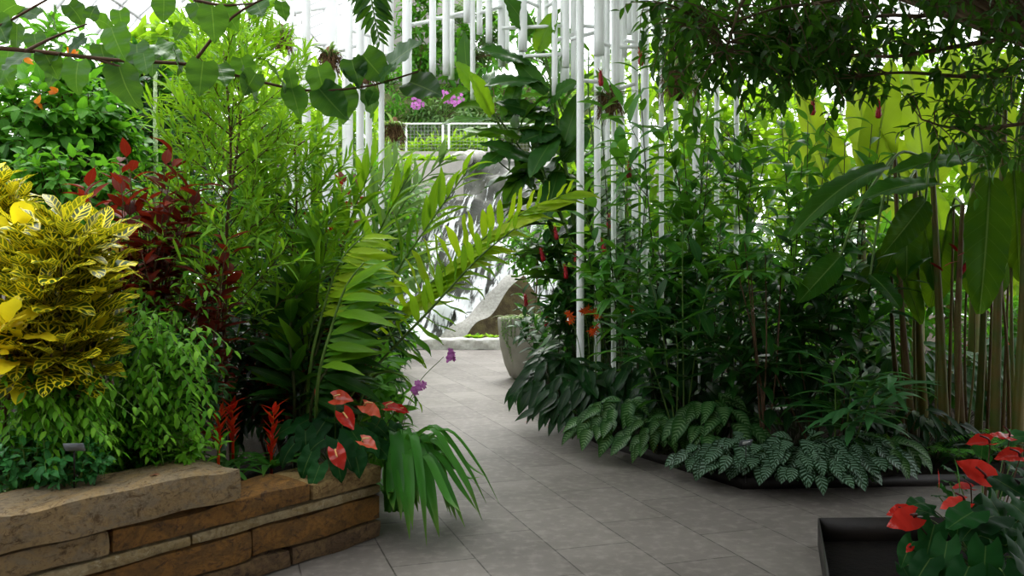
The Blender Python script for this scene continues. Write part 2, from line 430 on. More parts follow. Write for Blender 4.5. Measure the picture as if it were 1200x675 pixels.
for (z0, z1, js, mats, rg) in (
        (0, .098, (0, .64, 1.5, 2.5, 3.6), ('s_dark', 's_dark', 's_dark', 's_tan'), .014),
        (.102, .243, (0, .88, 2.1, 3.6), ('s_rust', 's_rust', 's_tan'), .016),
        (.247, .303, (0, 1.215, 2.3, 3.6), ('s_pale', 's_pale', 's_tan'), .008),
        (.307, .413, (0, .51, 1.6, 2.6, 3.6), ('s_tan', 's_rust', 's_cap', 's_tan'), .012)):
    for k in range(len(js) - 1):
        ed = R.uniform(-.012, .012)
        stone_mesh(js[k] + GP / 2, js[k + 1] - GP / 2, ed, .34, z0, z1, mats[k], w, 'stone', int(z0 * 1000) + k, rg, .02 if z1 > .4 else 0)
o = stone_mesh(.965, 3.6, -.03, .36, .418, .578, 's_cap', w, 'cap_stone', 77, .010, .022)
o['label'] = 'long grey-brown cap stone with a chipped edge'

def soil_left():
    def z(x, y):
        t = min(1, max(0, (y - 5.0) / 3.0)); return .33 * (1 - t) + .12 * t
    m = MB()
    def fn(u, v):
        y = 1.5 + v * 16.5
        xr = WA[0] + WD[0] * ((y - WA[1]) / WD[1]) - .25 if y < 5.02 else (-.95 - .05 * (y - 5.0) if y < 8 else -1.1 - .15 * (y - 8))
        x = -11.3 + (xr + 11.3) * u
        return (x, y, z(x, y) + .03 * sin(x * 5 + y * 3) if u < 1 else 0.0)
    m.grid(fn, 40, 60); o = m.build('planting_bed_soil', M['soil']); tag(o, 'dark soil of the raised bed behind the stone wall', 'soil', kind='structure')
    def fr(u, v):
        y = (-2 + v * 26); return (9.5, y, 0)
    m = MB()
    pts = [(.12, 10.3), (.75, 7.76), (1.6, 6.13), (3.4, 6.25), (9.5, 6.25)]; back = [(.9, 17.6), (2, 17.6), (4, 17.6), (6, 17.6), (11.3, 17.6)]
    def f2(u, v):
        k = min(3, int(u * 4)); f = u * 4 - k
        a = np.array(pts[k]) * (1 - f) + np.array(pts[k + 1]) * f; b = np.array(back[k]) * (1 - f) + np.array(back[k + 1]) * f
        p = a * (1 - v) + b * v; return (p[0], p[1], .06 + .03 * sin(p[0] * 4) * sin(p[1] * 3))
    m.grid(f2, 40, 30); o = m.build('planting_bed_earth', M['soil']); tag(o, 'dark soil of the wide bed on the far side of the path', 'soil', kind='structure')
    m = MB()
    for a, b in zip(pts[:-1], pts[1:]): m.bar((a[0], a[1], .04), (b[0], b[1], .04), .012, .08)
    o = m.build('steel_bed_edging', M['steel'], None, False); tag(o, 'low dark steel edging along the shady planting bed', 'garden edging', kind='thing')
soil_left()

# ------------------------------------------------------------------ waterfall and terrace
def waterM():
    g = N('falling_water'); at = g.n('ShaderNodeAttribute', attribute_name='lv'); sp = g.n('ShaderNodeSeparateXYZ'); g.l(at.outputs['Vector'], sp.inputs[0])
    cb = g.n('ShaderNodeCombineXYZ'); g.l(g.math('MULTIPLY', sp.outputs[0], 46.0), cb.inputs[0]); g.l(g.math('MULTIPLY', sp.outputs[1], 9.0), cb.inputs[1])
    a = g.noise(1.0, 4, .65, cb.outputs[0], dist=.5)
    big = g.noise(2.2, 2, .5, at.outputs['Vector'])
    lo = g.math('SUBTRACT', .62, g.math('MULTIPLY', g.math('SUBTRACT', 1.0, sp.outputs[1]), .24))
    f = g.ss(g.math('ADD', g.math('SUBTRACT', a, lo), g.math('MULTIPLY', g.math('SUBTRACT', big, .5), .35)), -.03, .10)
    b = g.bsdf((.93, .95, .97, 1), .25, .5); tr = g.n('ShaderNodeBsdfTransparent')
    g.l(g.bump(a, .6, .05), b.inputs['Normal'])
    mx = g.n('ShaderNodeMixShader'); g.l(f, mx.inputs[0]); g.l(tr.outputs[0], mx.inputs[1]); g.l(b.outputs[0], mx.inputs[2]); return g.end(mx.outputs[0])
def poolM():
    g = N('pool_water'); b = g.bsdf(hexc('#5b6a62'), .08, .6); g.l(g.bump(g.noise(6, 3, .6, g.obj()), .5, .03), b.inputs['Normal']); return g.end(b.outputs[0])
def waterfall():
    t = thing('waterfall', 'rocky cascade with white falling water at the end of the path', 'waterfall', G(560, 18.6))
    rs = np.random.RandomState(3); ph = rs.uniform(0, 6, 20)
    def surf(u, v, off=0.0):
        bl, br = P(430, 410, 18.5), P(800, 410, 18.5); tl, tr = P(538, 190, 21.2), P(760, 190, 21.2)
        bl[2] = br[2] = 0
        p = (bl * (1 - u) + br * u) * (1 - v) + (tl * (1 - u) + tr * u) * v
        st = (v * 7 + .4 * sin(u * 9 + ph[0])) % 1.0
        n = .10 * st + .10 * sin(u * 23 + ph[1] + 3 * sin(v * 6)) * sin(v * 14 + ph[2]) + .06 * sin(u * 51 + ph[3]) * sin(v * 37 + u * 9)
        return p + V(0, -1, .5) * (n + off)
    m = MB(); m.grid(lambda u, v: surf(u, v), 90, 70); m.build('rock_face', M['rock'], t)
    m = MB(); m.grid(lambda u, v: surf(u, v, .05 + .03 * sin(u * 80)), 140, 60); m.build('water', waterM(), t)
    m = MB(); A, B, Cc, D = P(511, 403, 17.85), P(540, 403, 17.85), P(614, 322, 18.75), P(592, 326, 18.75)
    def slab(u, v):
        p = (A * (1 - u) + B * u) * (1 - v) + (D * (1 - u) + Cc * u) * v
        return p + V(0, 0, .06 * sin(v * 9) + .04 * sin(u * 5 + v * 13))
    m.grid(slab, 8, 20); m.grid(lambda u, v: slab(0, v) * (1 - u) + (slab(0, v) * V(1, 1, 0) + V(0, .1, -.2)) * u, 4, 20); s = m.build('stone_chute', M['granite'], t)
    m = MB(); m.grid(lambda u, v: slab(1, v) * (1 - u) + (slab(1, v) + V(.42 + .08 * sin(v * 8), .05, -.8)) * u, 8, 24); m.build('mossy_side', M['moss'], t)
waterfall()
m = MB(); m.quad(G(420, 17.7, .1), G(800, 17.7, .1), G(800, 19.2, .1), G(420, 19.2, .1)); o = m.build('pool_water', poolM(), None, False); tag(o, 'shallow pool water at the foot of the cascade', 'water', kind='structure')
def rough_bar(name, a, b, h, d, mat, label, cat, kind=None, par=None, z0=0.0):
    a, b = V(*a), V(*b); m = MB(); rs = np.random.RandomState(5); ph = rs.uniform(0, 6, 6)
    prf = [(0, 0), (0, h * .9), (d * .08, h), (d * .92, h), (d, h * .9), (d, 0)]
    def fn(u, v):
        k = min(4, int(u * 5)); f = u * 5 - k; y = prf[k][0] * (1 - f) + prf[k + 1][0] * f; z = prf[k][1] * (1 - f) + prf[k + 1][1] * f
        p = a * (1 - v) + b * v; n = .015 * sin(v * 70 + ph[0]) * sin(z * 40 + y * 30) + .012 * sin(v * 31 + ph[1] + z * 20)
        return p + V(0, y + n, z + z0 + n * .6)
    m.grid(fn, 20, 80); o = m.build(name, M[mat], par, True)
    return tag(o, label, cat, kind=kind)
rough_bar('stone_kerb', (G(440, 17.3)), (G(620, 17.3)), .21, .4, 'kerb', 'pale rough granite kerb in front of the waterfall pool', 'kerb', 'thing')
def bxt(name, x0, x1, y0, y1, z0, z1, mat, label, cat, kind, parent=None):
    m = MB(); m.box(((x0 + x1) / 2, (y0 + y1) / 2, (z0 + z1) / 2), (x1 - x0, y1 - y0, z1 - z0)); o = m.build(name, M[mat], parent, False)
    return tag(o, label, cat, kind=kind)
def px2x(px, Y): return (px - 600) * Y / F
def pz(py, Y): return CH - (py - HY) * Y / F
bxt('concrete_wall', px2x(440, 20.6), px2x(543, 20.6), 20.6, 21.0, 0, pz(188, 20.6), 'concrete', 'smooth grey concrete wall rising beside the cascade', 'wall', 'structure')
bxt('terrace_slab', -6, 6, 21.9, 33, 0, pz(178, 22), 'concrete', 'raised concrete terrace above the waterfall', 'terrace', 'structure')
bxt('building_wall', px2x(455, 29), px2x(548, 29), 29, 29.4, 4.2, 12.5, 'concrete', 'tall grey concrete wall behind the terrace', 'wall', 'structure')
def railing():
    Y = 22.6; zt, zb = pz(145, Y), pz(178, 22); x0, x1 = px2x(440, Y), px2x(690, Y)
    r = thing('terrace_railing', 'white railing with wire mesh along the terrace edge', 'railing', (0, Y, zb))
    m = MB(); m.tube([(x0, Y, zt), (x1, Y, zt)], .022, k=8); m.build('top_rail', M['white'], r)
    for px in (443, 476, 519, 526, 573, 622, 629, 676):
        x = px2x(px, Y); m = MB(); m.box((x, Y, (zt + zb) / 2), (.055, .03, zt - zb)); m.build('post', M['white'], r, False)
    m = MB()
    k = x0
    while k < x1: m.bar((k, Y, zb + .08), (k, Y, zt), .006); k += .09
    for i in range(1, 9): m.bar((x0, Y, zb + (zt - zb) * i / 9), (x1, Y, zb + (zt - zb) * i / 9), .006)
    m.build('wire_mesh', M['mesh_wire'], r, False)
railing()
def boulder(px, py, Y, r, lab):
    m = MB(); c = P(px, py, Y); rs = np.random.RandomState(int(px)); n, k = 10, 14; vs = []
    m.grid(lambda u, v: c + V(r * 1.3 * sin(pi * v) * cos(2 * pi * u), r * sin(pi * v) * sin(2 * pi * u), r * .75 * cos(pi * v)) * (1 + .12 * sin(2 * pi * u * 3 + px) * sin(v * 9) + .08 * sin(2 * pi * u * 5 + v * 11)), 20, 12)
    o = m.build('boulder', M['granite']); tag(o, lab, 'boulder', 'granite boulders at the head of the cascade')
boulder(541, 186, 20.9, .22, 'pale granite boulder on the concrete wall end, beside the succulents')
boulder(556, 185, 21.3, .24, 'pale granite boulder at the lip of the waterfall')

# ------------------------------------------------------------------ white tubes
def tubes(name, label, spec, bars, Y, top, base=None):
    t = thing(name, label, 'tube sculpture', base if base is not None else (px2x(spec[0][0], Y), Y, 0))
    for (px, w, py, dy) in spec:
        y = Y + dy; x = px2x(px, y); r = w * y / F / 2; z0 = 0.0 if py is None else pz(py, y)
        m = MB(); n = 10
        m.tube([(x, y, top - (top - z0) * i / n) for i in range(n + 1)], r, r, 14); o = m.build('tube', M['white'], t)
    for (xa, ya, xb, yb) in bars:
        m = MB(); m.tube([P(xa, ya, Y + .02), P(xb, yb, Y + .05)], .02, .02, 8); m.build('crossbar', M['white'], t)
tubes('tube_sculpture', 'cluster of tall white tubes standing among the ferns left of the waterfall',
      [(341, 8, None, 0), (359, 10, None, -.2), (387, 18, None, .1), (409, 9, None, 0), (422, 9, None, -.15), (432, 8, None, .2), (447, 7, None, -.1),
       (405, 8, None, .8), (440, 7, 52, .4), (457, 9, 82, .1), (456, 7, 60, .5), (350, 6, None, 1.1), (427, 7, 130, 1.0)],
      [(341, 58, 359, 56), (359, 52, 387, 52), (397, 60, 422, 52), (409, 35, 447, 45), (422, 30, 441, 22), (432, 66, 457, 64), (341, 15, 387, 8)], 8.6, 5.2)
tubes('hanging_tubes', 'group of short white tubes hanging in front of the waterfall',
      [(477, 11, 107, 0), (476, 8, 95, .3), (507, 8, 93, 0), (523, 9, 88, -.1), (529, 7, 93, .2), (547, 8, 27, 0), (554, 6, 117, 0), (562, 7, 40, .1), (573, 8, 50, 0), (588, 9, 78, .1), (594, 6, 74, .3),
       (613, 10, 60, 0), (611, 8, 88, .2), (632, 6, 45, .2), (650, 7, 112, 0), (663, 9, 79, -.1), (662, 11, 105, .2), (672, 7, 103, .1), (640, 6, 30, .4)],
      [(507, 22, 547, 18), (523, 20, 554, 12), (562, 15, 588, 8), (588, 33, 613, 32), (613, 32, 660, 30), (613, 66, 663, 63), (640, 8, 650, 2), (618, 2, 632, 8), (650, 48, 672, 40), (477, 30, 507, 24)], 9.4, 5.6, (0, 9.4, 5.4))
tubes('tube_sculpture', 'cluster of tall white tubes rising through the shrubs right of the waterfall',
      [(680, 9, None, 0), (700, 8, None, .3), (702, 12, 65, 0), (712, 6, 205, .2), (722, 9, 112, 0), (719, 6, None, -.4), (732, 6, 67, .1), (744, 8, None, .2), (755, 8, None, -.5), (757, 7, None, .5), (775, 6, None, .2), (816, 9, None, 0),
       (863, 6, None, .6), (738, 12, 40, .5), (752, 9, 60, .7), (708, 7, None, 1.1), (728, 8, None, 1.2), (768, 8, 55, .9), (840, 6, None, 1.2), (792, 6, None, 1.1)],
      [(669, 46, 697, 38), (680, 30, 702, 32), (708, 52, 722, 55), (722, 55, 755, 55), (677, 94, 702, 96), (722, 105, 744, 98), (732, 48, 744, 49), (744, 30, 768, 22)], 8.9, 5.4)

# unseen wall and slab, added around the camera to shade the near path
bxt('shade_wall', -11.5, 11.5, -5.3, -5, 0, 6, 'shade_block', 'added dark wall behind the viewer, unseen, cutting the front light', 'wall', 'structure')
bxt('shade_slab', -.6, 11.5, -5, 3.6, 4.5, 4.7, 'shade_block', 'added dark slab, unseen, shading the near end of the path', 'ceiling', 'structure')
# ------------------------------------------------------------------ leaf materials
M['fig'] = leafM('fig_leaf', '#1c3f2c', '#447a2c', .3, .36, .8, .35, tcol='#86c42a')
M['croton'] = leafM('croton_leaf', '#16380f', '#2a5518', .2, .35, .5, 0, 'croton', '#f6e22c', tcol='#e8ea30')
M['croton_young'] = leafM('croton_young_leaf', '#ecd426', '#f8e84a', .3, .4, .4, .1, tcol='#f0d010')
M['small'] = leafM('small_green_leaf', '#458a1c', '#84c032', .38, .4, .45, .2, tcol='#84d028')
M['smallblue'] = leafM('bluish_green_leaf', '#34783c', '#4f9650', .25, .35, .5, .2, tcol='#5fae30')
M['burgundy'] = leafM('burgundy_leaf', '#3c100e', '#843022', .3, .45, .2, .1, tcol='#a8301a')
M['willow'] = leafM('narrow_bright_leaf', '#4c8a20', '#86b832', .38, .45, .35, .2, tcol='#a8d820')
M['mid'] = leafM('mid_green_leaf', '#357022', '#5f9c30', .4, .4, .4, .25, tcol='#7fc825')
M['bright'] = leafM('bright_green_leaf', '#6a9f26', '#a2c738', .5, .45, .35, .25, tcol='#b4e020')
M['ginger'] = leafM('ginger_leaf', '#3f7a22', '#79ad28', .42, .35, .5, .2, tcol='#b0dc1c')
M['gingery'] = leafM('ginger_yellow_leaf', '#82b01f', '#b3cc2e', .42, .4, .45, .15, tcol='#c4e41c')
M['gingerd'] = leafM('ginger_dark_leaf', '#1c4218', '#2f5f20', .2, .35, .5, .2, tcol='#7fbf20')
M['gingerg'] = leafM('grey_green_leaf', '#5d8350', '#7f9f63', .35, .4, .4, .2, tcol='#96c050')
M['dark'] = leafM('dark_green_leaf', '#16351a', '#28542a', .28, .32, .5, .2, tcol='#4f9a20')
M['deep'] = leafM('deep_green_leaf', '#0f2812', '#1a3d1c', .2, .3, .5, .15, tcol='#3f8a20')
M['glossy'] = leafM('glossy_anthurium_leaf', '#123519', '#245827', .15, .5, .25, .2, tcol='#4f9a20')
M['spathe'] = leafM('red_spathe', '#c01a1c', '#dc3a2e', .22, .2, 1.5, 0, tcol='#f03020')
M['spathep'] = leafM('coral_spathe', '#e04834', '#ea6e50', .2, .2, 1.5, 0, tcol='#f06040')
M['spadix'] = plainM('cream_spadix', '#e9cf8f', '#e0a060', .5)
M['spadixd'] = plainM('dark_spadix', '#5a1a14', '#3a1410', .5)
M['guzred'] = leafM('bromeliad_bract', '#e02412', '#ff5a28', .25, .35, .5, 0, 'tip', '#e8741f', tcol='#ff3010')
M['strap'] = leafM('strap_leaf', '#347428', '#529438', .3, .35, .5, .1, 'tip', '#5f7d35', tcol='#6fb82a')
M['orchid'] = leafM('orchid_petal', '#c868c4', '#e09adc', .3, .5, .3, 0, tcol='#e080d8')
M['cactus'] = plainM('speckled_pale_stem', '#8fae6a', '#dfe8c8', .7, .3, 55)
M['label'] = plainM('grey_label', '#70757a', None, .4)

fOv = family('ovate', .45, 4, (.2, .9), fold=.3)
fOvB = family('ovate', .62, 4, (.2, 1.0), fold=.25, wave=.05)
fLan = family('lance', .28, 4, (.2, 1.0), fold=.3)
fLanW = family('lance', .36, 4, (.3, 1.1), fold=.3, rows=7)
fNar = family('narrow', .155, 4, (.1, .8), rows=5, fold=.3)
fGin = family('lance', .27, 5, (.1, 1.0), rows=8, fold=.35, wave=.05)
fGinN = family('lance', .19, 6, (.1, 1.2), rows=8, fold=.35, wave=.06)
fG1 = family('paddle', .24, 4, (-.5, .5), rows=9, fold=.3, wave=.12, wf=1.5)
fGinW = family('lance', .3, 5, (.3, 1.3), rows=9, cols=5, fold=.25, wave=.08)
fStrap = family('strap', .085, 5, (1.2, 2.5), rows=12, fold=.5)
fHeart = family('cordate', .80, 6, (.1, 1.2), rows=14, cols=7, fold=.28, lobe=.26, curl=.5, wave=.06)
fFig = family('cordate', .86, 5, (-.3, 1.0), rows=14, cols=7, fold=.2, lobe=.10, wave=.05, curl=.2)
fCro = family('obov', .40, 4, (.0, .8), rows=10, cols=5, fold=.25, wave=.06)
fPad = family('paddle', .32, 3, (.1, .6), rows=14, cols=7, fold=.18, wave=.05, wf=5)

def rball():
    while True:
        p = NR.uniform(-1, 1, 3)
        if np.dot(p, p) <= 1: return p
def bush(name, label, cat, base, cen, rd, ntw, tl, fam, L, n, mat, smat='stem_brown', up=.5, shell=.55, mode='spiral', ang=60, droop=.15, group=None, r0=.004,
         stems=4, part='foliage', kind=None, pet=0, jit=.25, tdroop=.2, uphint=.4, rr=None):
    base = np.asarray(base, float); cen = np.asarray(cen, float); rd = np.asarray(rd, float) * np.ones(3)
    t = thing(name, label, cat, base, group, kind); ml, ms = MB(), MB()
    sc = float(np.mean(rd)); hubs = []
    for i in range(stems):
        tip = cen + rball() * rd * .6; midp = base * .5 + tip * .5 + rball() * .15 * sc
        pth = bez([base + NR.uniform(-.08, .08, 3) * V(1, 1, 0) * min(1, sc * 2), midp, tip], 10); ms.tube(pth, max(.006, .018 * sc + .004), .004, 6)
        hubs += [pth[j] for j in range(4, len(pth))]
    hubs = np.array(hubs)
    for i in range(ntw):
        q = rball(); ln = np.linalg.norm(q); q = q / max(ln, .05) * (shell + (1 - shell) * ln ** .5) if ln > .05 else q
        p1 = cen + q * rd
        d = nrm(nrm(q / rd) * .8 + V(0, 0, up) + NR.uniform(-.4, .4, 3))
        p0 = p1 - d * tl
        pm = (p0 + p1) / 2 + V(0, 0, tl * .08); p2 = p1 + V(0, 0, -tdroop * tl)
        h = hubs[np.argmin(((hubs - p0) ** 2).sum(1))]
        pth = bez([p0, pm, p2], 8)
        if i % 2 == 0: ms.tube(bez([h, (h + p0) / 2 + V(0, 0, .03), p0], 5), r0 * 1.2, r0, 4, False)
        leafy(ml, ms, pth, fam, L, n, .05, 1, mode, ang, droop, r0=r0, r1=r0 * .4, jit=jit, k=4, pet=pet, uphint=uphint, rr=rr)
    ml.build(part, M[mat], t); ms.build('stems', M[smat], t)
    return t

# ------------------------------------------------------------------ overhanging fig branch, top left
def fig_branch():
    Y = 2.7
    t = thing('overhanging_branch', 'slender tree branch with broad heart-shaped leaves reaching in across the top left', 'branch', (-2.3, 2.75, .3))
    ms = MB()
    ms.tube(bez([(-2.3, 2.75, .3), (-2.35, 2.75, 1.2), (-2.2, 2.72, 1.9), P(-60, 52, Y)], 12), .045, .008, 8)
    main = bez([P(-60, 52, Y), P(40, 60, Y), P(130, 70, Y), P(225, 76, Y), P(290, 92, Y + .1), P(360, 106, Y + .15), P(430, 101, Y + .2), P(490, 84, Y + .25)], 30); ms.tube(main, .0075, .003, 6)
    for a in ([P(-60, 52, Y), P(0, 30, Y), P(40, 8, Y), P(90, -20, Y)], [P(30, 60, Y), P(60, 45, Y - .1), P(102, 28, Y - .1)], [P(225, 76, Y), P(262, 30, Y), P(300, 3, Y), P(380, -30, Y)], [P(110, 68, Y), P(150, 80, Y), P(180, 72, Y)],
              [P(227, 0, Y), P(260, 6, Y), P(300, 4, Y)]): ms.tube(bez(a, 8), .006, .0025, 5)
    ms.build('branch_wood', M['stem_brown'], t)
    ml = MB()
    # (x, y of the leaf's stalk end, direction of its tip in degrees below horizontal-right, length px, distance offset)
    L = [(-5, 22, 60, 38, 0), (20, 28, 100, 36, 0), (40, 40, 70, 30, .1), (66, 8, 110, 36, 0), (80, 5, 45, 34, .05), (105, 22, 290, 22, 0), (112, 22, 20, 34, .1), (130, 32, 70, 46, -.1),
         (30, 62, 120, 40, .1), (52, 62, 60, 36, 0), (72, 60, 150, 34, 0), (92, 72, 100, 46, -.1), (140, 78, 82, 62, -.15), (160, 52, 75, 40, 0), (168, 62, 70, 34, -.1), (182, 52, 30, 44, .1), (205, 62, 60, 34, 0),
         (118, 52, 80, 32, .1), (100, 44, 140, 30, 0), (45, 18, 200, 30, .1), (10, 60, 100, 40, .15), (238, 72, 100, 44, -.1), (256, 76, 60, 40, .05), (248, 8, 88, 46, -.15), (192, -5, 95, 34, 0), (262, 8, 60, 34, 0), (282, 68, 70, 36, .1),
         (288, 88, 70, 48, .05), (300, 86, 120, 34, 0), (178, 60, 85, 34, .1), (150, 66, 60, 40, .1), (68, 78, 110, 30, .1), (300, 2, 60, 34, .05), (330, 2, 80, 26, .1), (318, 82, 40, 44, .1), (338, 82, 80, 36, .1),
         (342, 104, 70, 40, .1), (372, 78, 80, 46, .15), (374, 104, 50, 52, .15), (400, 104, 80, 46, .2), (412, 70, 70, 38, .2), (408, 84, 55, 30, .2), (425, 64, 50, 48, .2), (446, 92, 320, 30, .2), (456, 76, 330, 58, .25),
         (480, 96, 25, 56, .25), (428, 104, 60, 40, .2), (438, 108, 110, 20, .2), (20, 5, 160, 40, .1), (140, 12, 80, 28, .2), (215, 30, 120, 22, .2), (0, 75, 60, 40, .2), (350, 104, 110, 30, .2), (230, 2, 60, 40, .2)]
    for (x, y, dg, ln, dy) in L:
        a = rad(dg); p = P(x, y, Y + dy); d = V(cos(a), R.uniform(-.55, .35), -sin(a)); up = V(R.uniform(-.6, .6), R.choice((-.9, -.8, -.5, .3)), .75)
        ml.leaf(R.choice(fFig), p, d, up, ln * (Y + dy) / F * .95)
    ml.build('foliage', M['fig'], t)
fig_branch()

# ------------------------------------------------------------------ crotons
def croton(label, base, shoots, L, ylw, group='yellow crotons in the raised bed'):
    t = thing('croton_shrub', label, 'shrub', base, group); ml, ms = MB(), MB(); base = np.asarray(base, float)
    for (tip, r, n) in shoots:
        tip = np.asarray(tip, float)
        p = bez([base + NR.uniform(-.04, .04, 3) * V(1, 1, 0), base * .5 + tip * .5 + V(NR.uniform(-.05, .05), 0, .08), tip], 12)
        leafy(ml, ms, p, fCro, L, n, max(.5, 1 - .22 / max(.3, np.linalg.norm(tip - base))), 1.0, 'spiral', 66, .0, .2, (.95, .75), r0=.009, r1=.005, jit=.3, rr=lambda r=r: min(1, max(0, R.gauss(r, .22))), uphint=.55)
    ml.build('foliage', M['croton'], t); ms.build('stems', M['stem_brown'], t)
croton('broad yellow-veined croton shrub, largest of the yellow shrubs', G(60, 4.25, .3),
       [(P(62, 262, 4.1), .55, 16), (P(95, 290, 4.2), .45, 16), (P(110, 315, 4.1), .35, 14), (P(30, 300, 4.1), .4, 16), (P(72, 310, 3.9), .42, 16), (P(50, 335, 3.85), .35, 14), (P(118, 345, 4.3), .12, 12), (P(20, 265, 4.25), .5, 12),
        (P(95, 352, 4.0), .25, 14), (P(15, 340, 4.0), .4, 14), (P(70, 275, 4.5), .5, 14), (P(40, 408, 3.85), .2, 12), (P(75, 400, 3.85), .2, 12), (P(60, 415, 3.8), .25, 10), (P(20, 415, 3.8), .3, 10)] + [(P(R.uniform(5, 125), R.uniform(255, 370), R.uniform(3.95, 4.4)), R.uniform(.0, .35), 11) for _ in range(13)] + [(P(R.uniform(0, 110), R.uniform(365, 415), R.uniform(3.9, 4.2)), R.uniform(.0, .15), 10) for _ in range(7)], .25, .5)
croton('yellow croton shrub at the frame edge with its tip above the others', G(-8, 4.7, .3), [(P(12, 222, 4.6), .55, 18), (P(25, 262, 4.55), .4, 18), (P(0, 255, 4.5), .4, 18), (P(22, 235, 4.7), .5, 16), (P(-8, 205, 4.6), .6, 14), (P(20, 250, 4.6), .4, 14), (P(-20, 240, 4.5), .4, 14), (P(8, 275, 4.55), .3, 12)], .19, .5)
croton('croton shoot with the largest plain yellow leaves, low at the frame edge', G(-5, 4.0, .3), [(P(8, 375, 3.75), .85, 14), (P(-25, 400, 3.7), .8, 14), (P(25, 395, 3.8), .8, 12)], .235, .9)
croton('small croton rosette of bright yellow leaves above the small-leaved green shrub', G(100, 4.3, .3), [(P(92, 385, 3.95), .72, 16), (P(107, 392, 4.0), .6, 14)], .18, .8)
croton('little yellow croton half hidden under the burgundy shrub', G(135, 5.0, .3), [(P(140, 285, 4.9), .75, 8), (P(160, 300, 5.0), .7, 8), (P(128, 275, 4.9), .7, 8)], .13, .8)

# ------------------------------------------------------------------ small-leaved shrubs along the wall
def arching(label, base, tips, L, mat='small', n=22, fam=None, group='small-leaved shrubs behind the stone wall'):
    t = thing('small_leaved_shrub', label, 'shrub', base, group); ml, ms = MB(), MB(); base = np.asarray(base, float)
    for tip in tips:
        tip = np.asarray(tip, float)
        for k in range(3):
            tp = tip + NR.uniform(-.09, .09, 3); b = base + NR.uniform(-.12, .12, 3) * V(1, 1, 0)
            md = b * .45 + tp * .55; md[2] = max(md[2], tp[2]) + .05 + .04 * R.random()
            e = tp + V(0, 0, -.03)
            p = bez([b, b * .6 + md * .4 + V(0, 0, .03), md, e], 14)
            leafy(ml, ms, p, fam or fOv, L, n, .3, 1, 'rank', 62, .55, .25, (.9, .7), r0=.0035, r1=.0012, jit=.25, k=4, uphint=.2)
    ml.build('foliage', M[mat], t); ms.build('stems', M['stem_green'], t)
def tips(x0, x1, y0, y1, Y, n, dy=.25):
    return [P(R.uniform(x0, x1), R.uniform(y0, y1), Y + R.uniform(-dy, dy)) for _ in range(n)]
arching('small-leaved shrub with arching twigs beneath the burgundy leaves', G(190, 5.0, .3), tips(130, 250, 352, 410, 4.8, 16), .075)
arching('bright small-leaved shrub with drooping leaf rows next to the red bromeliads', G(190, 4.6, .3), tips(110, 262, 392, 500, 4.4, 26), .07)
arching('small-leaved shrub spilling onto the cap stone', G(140, 4.45, .3), tips(60, 245, 462, 525, 4.25, 26, .15), .066)
arching('small-leaved shrub under the yellow croton at the frame edge', G(40, 4.1, .3), tips(-10, 140, 455, 515, 3.85, 30, .12), .066)
bush('low_shrub', 'rounded bluish-green low shrub in the lower left corner', 'shrub', G(45, 4.1, .3), P(40, 530, 3.88), (.34, .2, .14), 110, .12, fOvB, .058, 7, 'smallblue', 'stem_green', .6)
bush('low_shrub', 'low dark green ground shrub behind the cap stone', 'shrub', G(165, 4.5, .3), P(170, 515, 4.35), (.4, .2, .16), 90, .14, fOv, .065, 8, 'small', 'stem_green', .6)
bush('low_shrub', 'leafy green filler shrub between croton and burgundy shrub', 'shrub', G(150, 4.6, .33), P(160, 440, 4.6), (.5, .3, .3), 110, .2, fOv, .08, 8, 'dark', 'stem_green', .5)
t = thing('plant_label', 'small grey plant label on a stake among the bluish-green leaves', 'plant label', P(87, 575, 3.8)); m = MB(); m.bar(P(87, 575, 3.8), P(87, 526, 3.74), .006); m.build('stake', M['steel'], t, False)
m = MB(); c = P(87, 524, 3.72); m.box(c, (.085, .004, .04), [V(1, 0, 0), nrm(V(0, .8, .5)), nrm(V(0, -.5, .8))]); m.build('plate', M['label'], t, False)

# ------------------------------------------------------------------ burgundy shrub and its neighbours
def stemplant(name, label, cat, base, tipsl, fam, L, n, mat, smat, s0=.3, ang=62, droop=.2, mode='spiral', group=None, r=.007, bow=.1, pet=.1, lv=.2, tap=(.7, .8), spread=.06, uphint=.45, jit=.25, whorl=1, rr=None, flowers=None):
    base = np.asarray(base, float); t = thing(name, label, cat, base, group); ml, ms = MB(), MB()
    for tip in tipsl:
        tip = np.asarray(tip, float); b = base + NR.uniform(-spread, spread, 3) * V(1, 1, 0)
        md = b * .5 + tip * .5 + NR.uniform(-bow, bow, 3) * V(1, 1, .2) + V(0, 0, bow * .5)
        leafy(ml, ms, bez([b, md, tip], 14), fam, L, n, s0, 1, mode, ang, droop, lv, tap, r0=r, r1=r * .35, pet=pet, uphint=uphint, jit=jit, whorl=whorl, rr=rr)
    ml.build('foliage', M[mat], t); ms.build('stems', M[smat], t)
    return t
stemplant('burgundy_shrub', 'tall dark burgundy-leaved shrub left of the feathery tree', 'shrub', G(170, 5.1, .28), tips(95, 240, 180, 300, 5.0, 26, .25), fOv, .17, 18, 'burgundy', 'stem_brown', .4, 70, .15)
stemplant('burgundy_shrub', 'low dark burgundy shrub in the shade behind the feathery tree', 'shrub', G(215, 4.95, .28), tips(145, 275, 280, 380, 4.9, 20, .2), fOv, .15, 16, 'burgundy', 'stem_brown', .35, 70, .2)
stemplant('burgundy_shrub', 'wine-red shrub showing between the white tubes and the feathery tree', 'shrub', G(385, 7.4, .2), tips(365, 420, 205, 290, 7.3, 9, .3), fOvB, .22, 12, 'burgundy', 'stem_brown', .45, 65, .15)
bush('leafy_shrub', 'speckled green and yellow shrub behind the burgundy shrub', 'shrub', G(175, 7.0, .2), P(180, 240, 6.9), (.55, .4, .5), 80, .25, fOv, .1, 9, 'mid', 'stem_brown', .4)
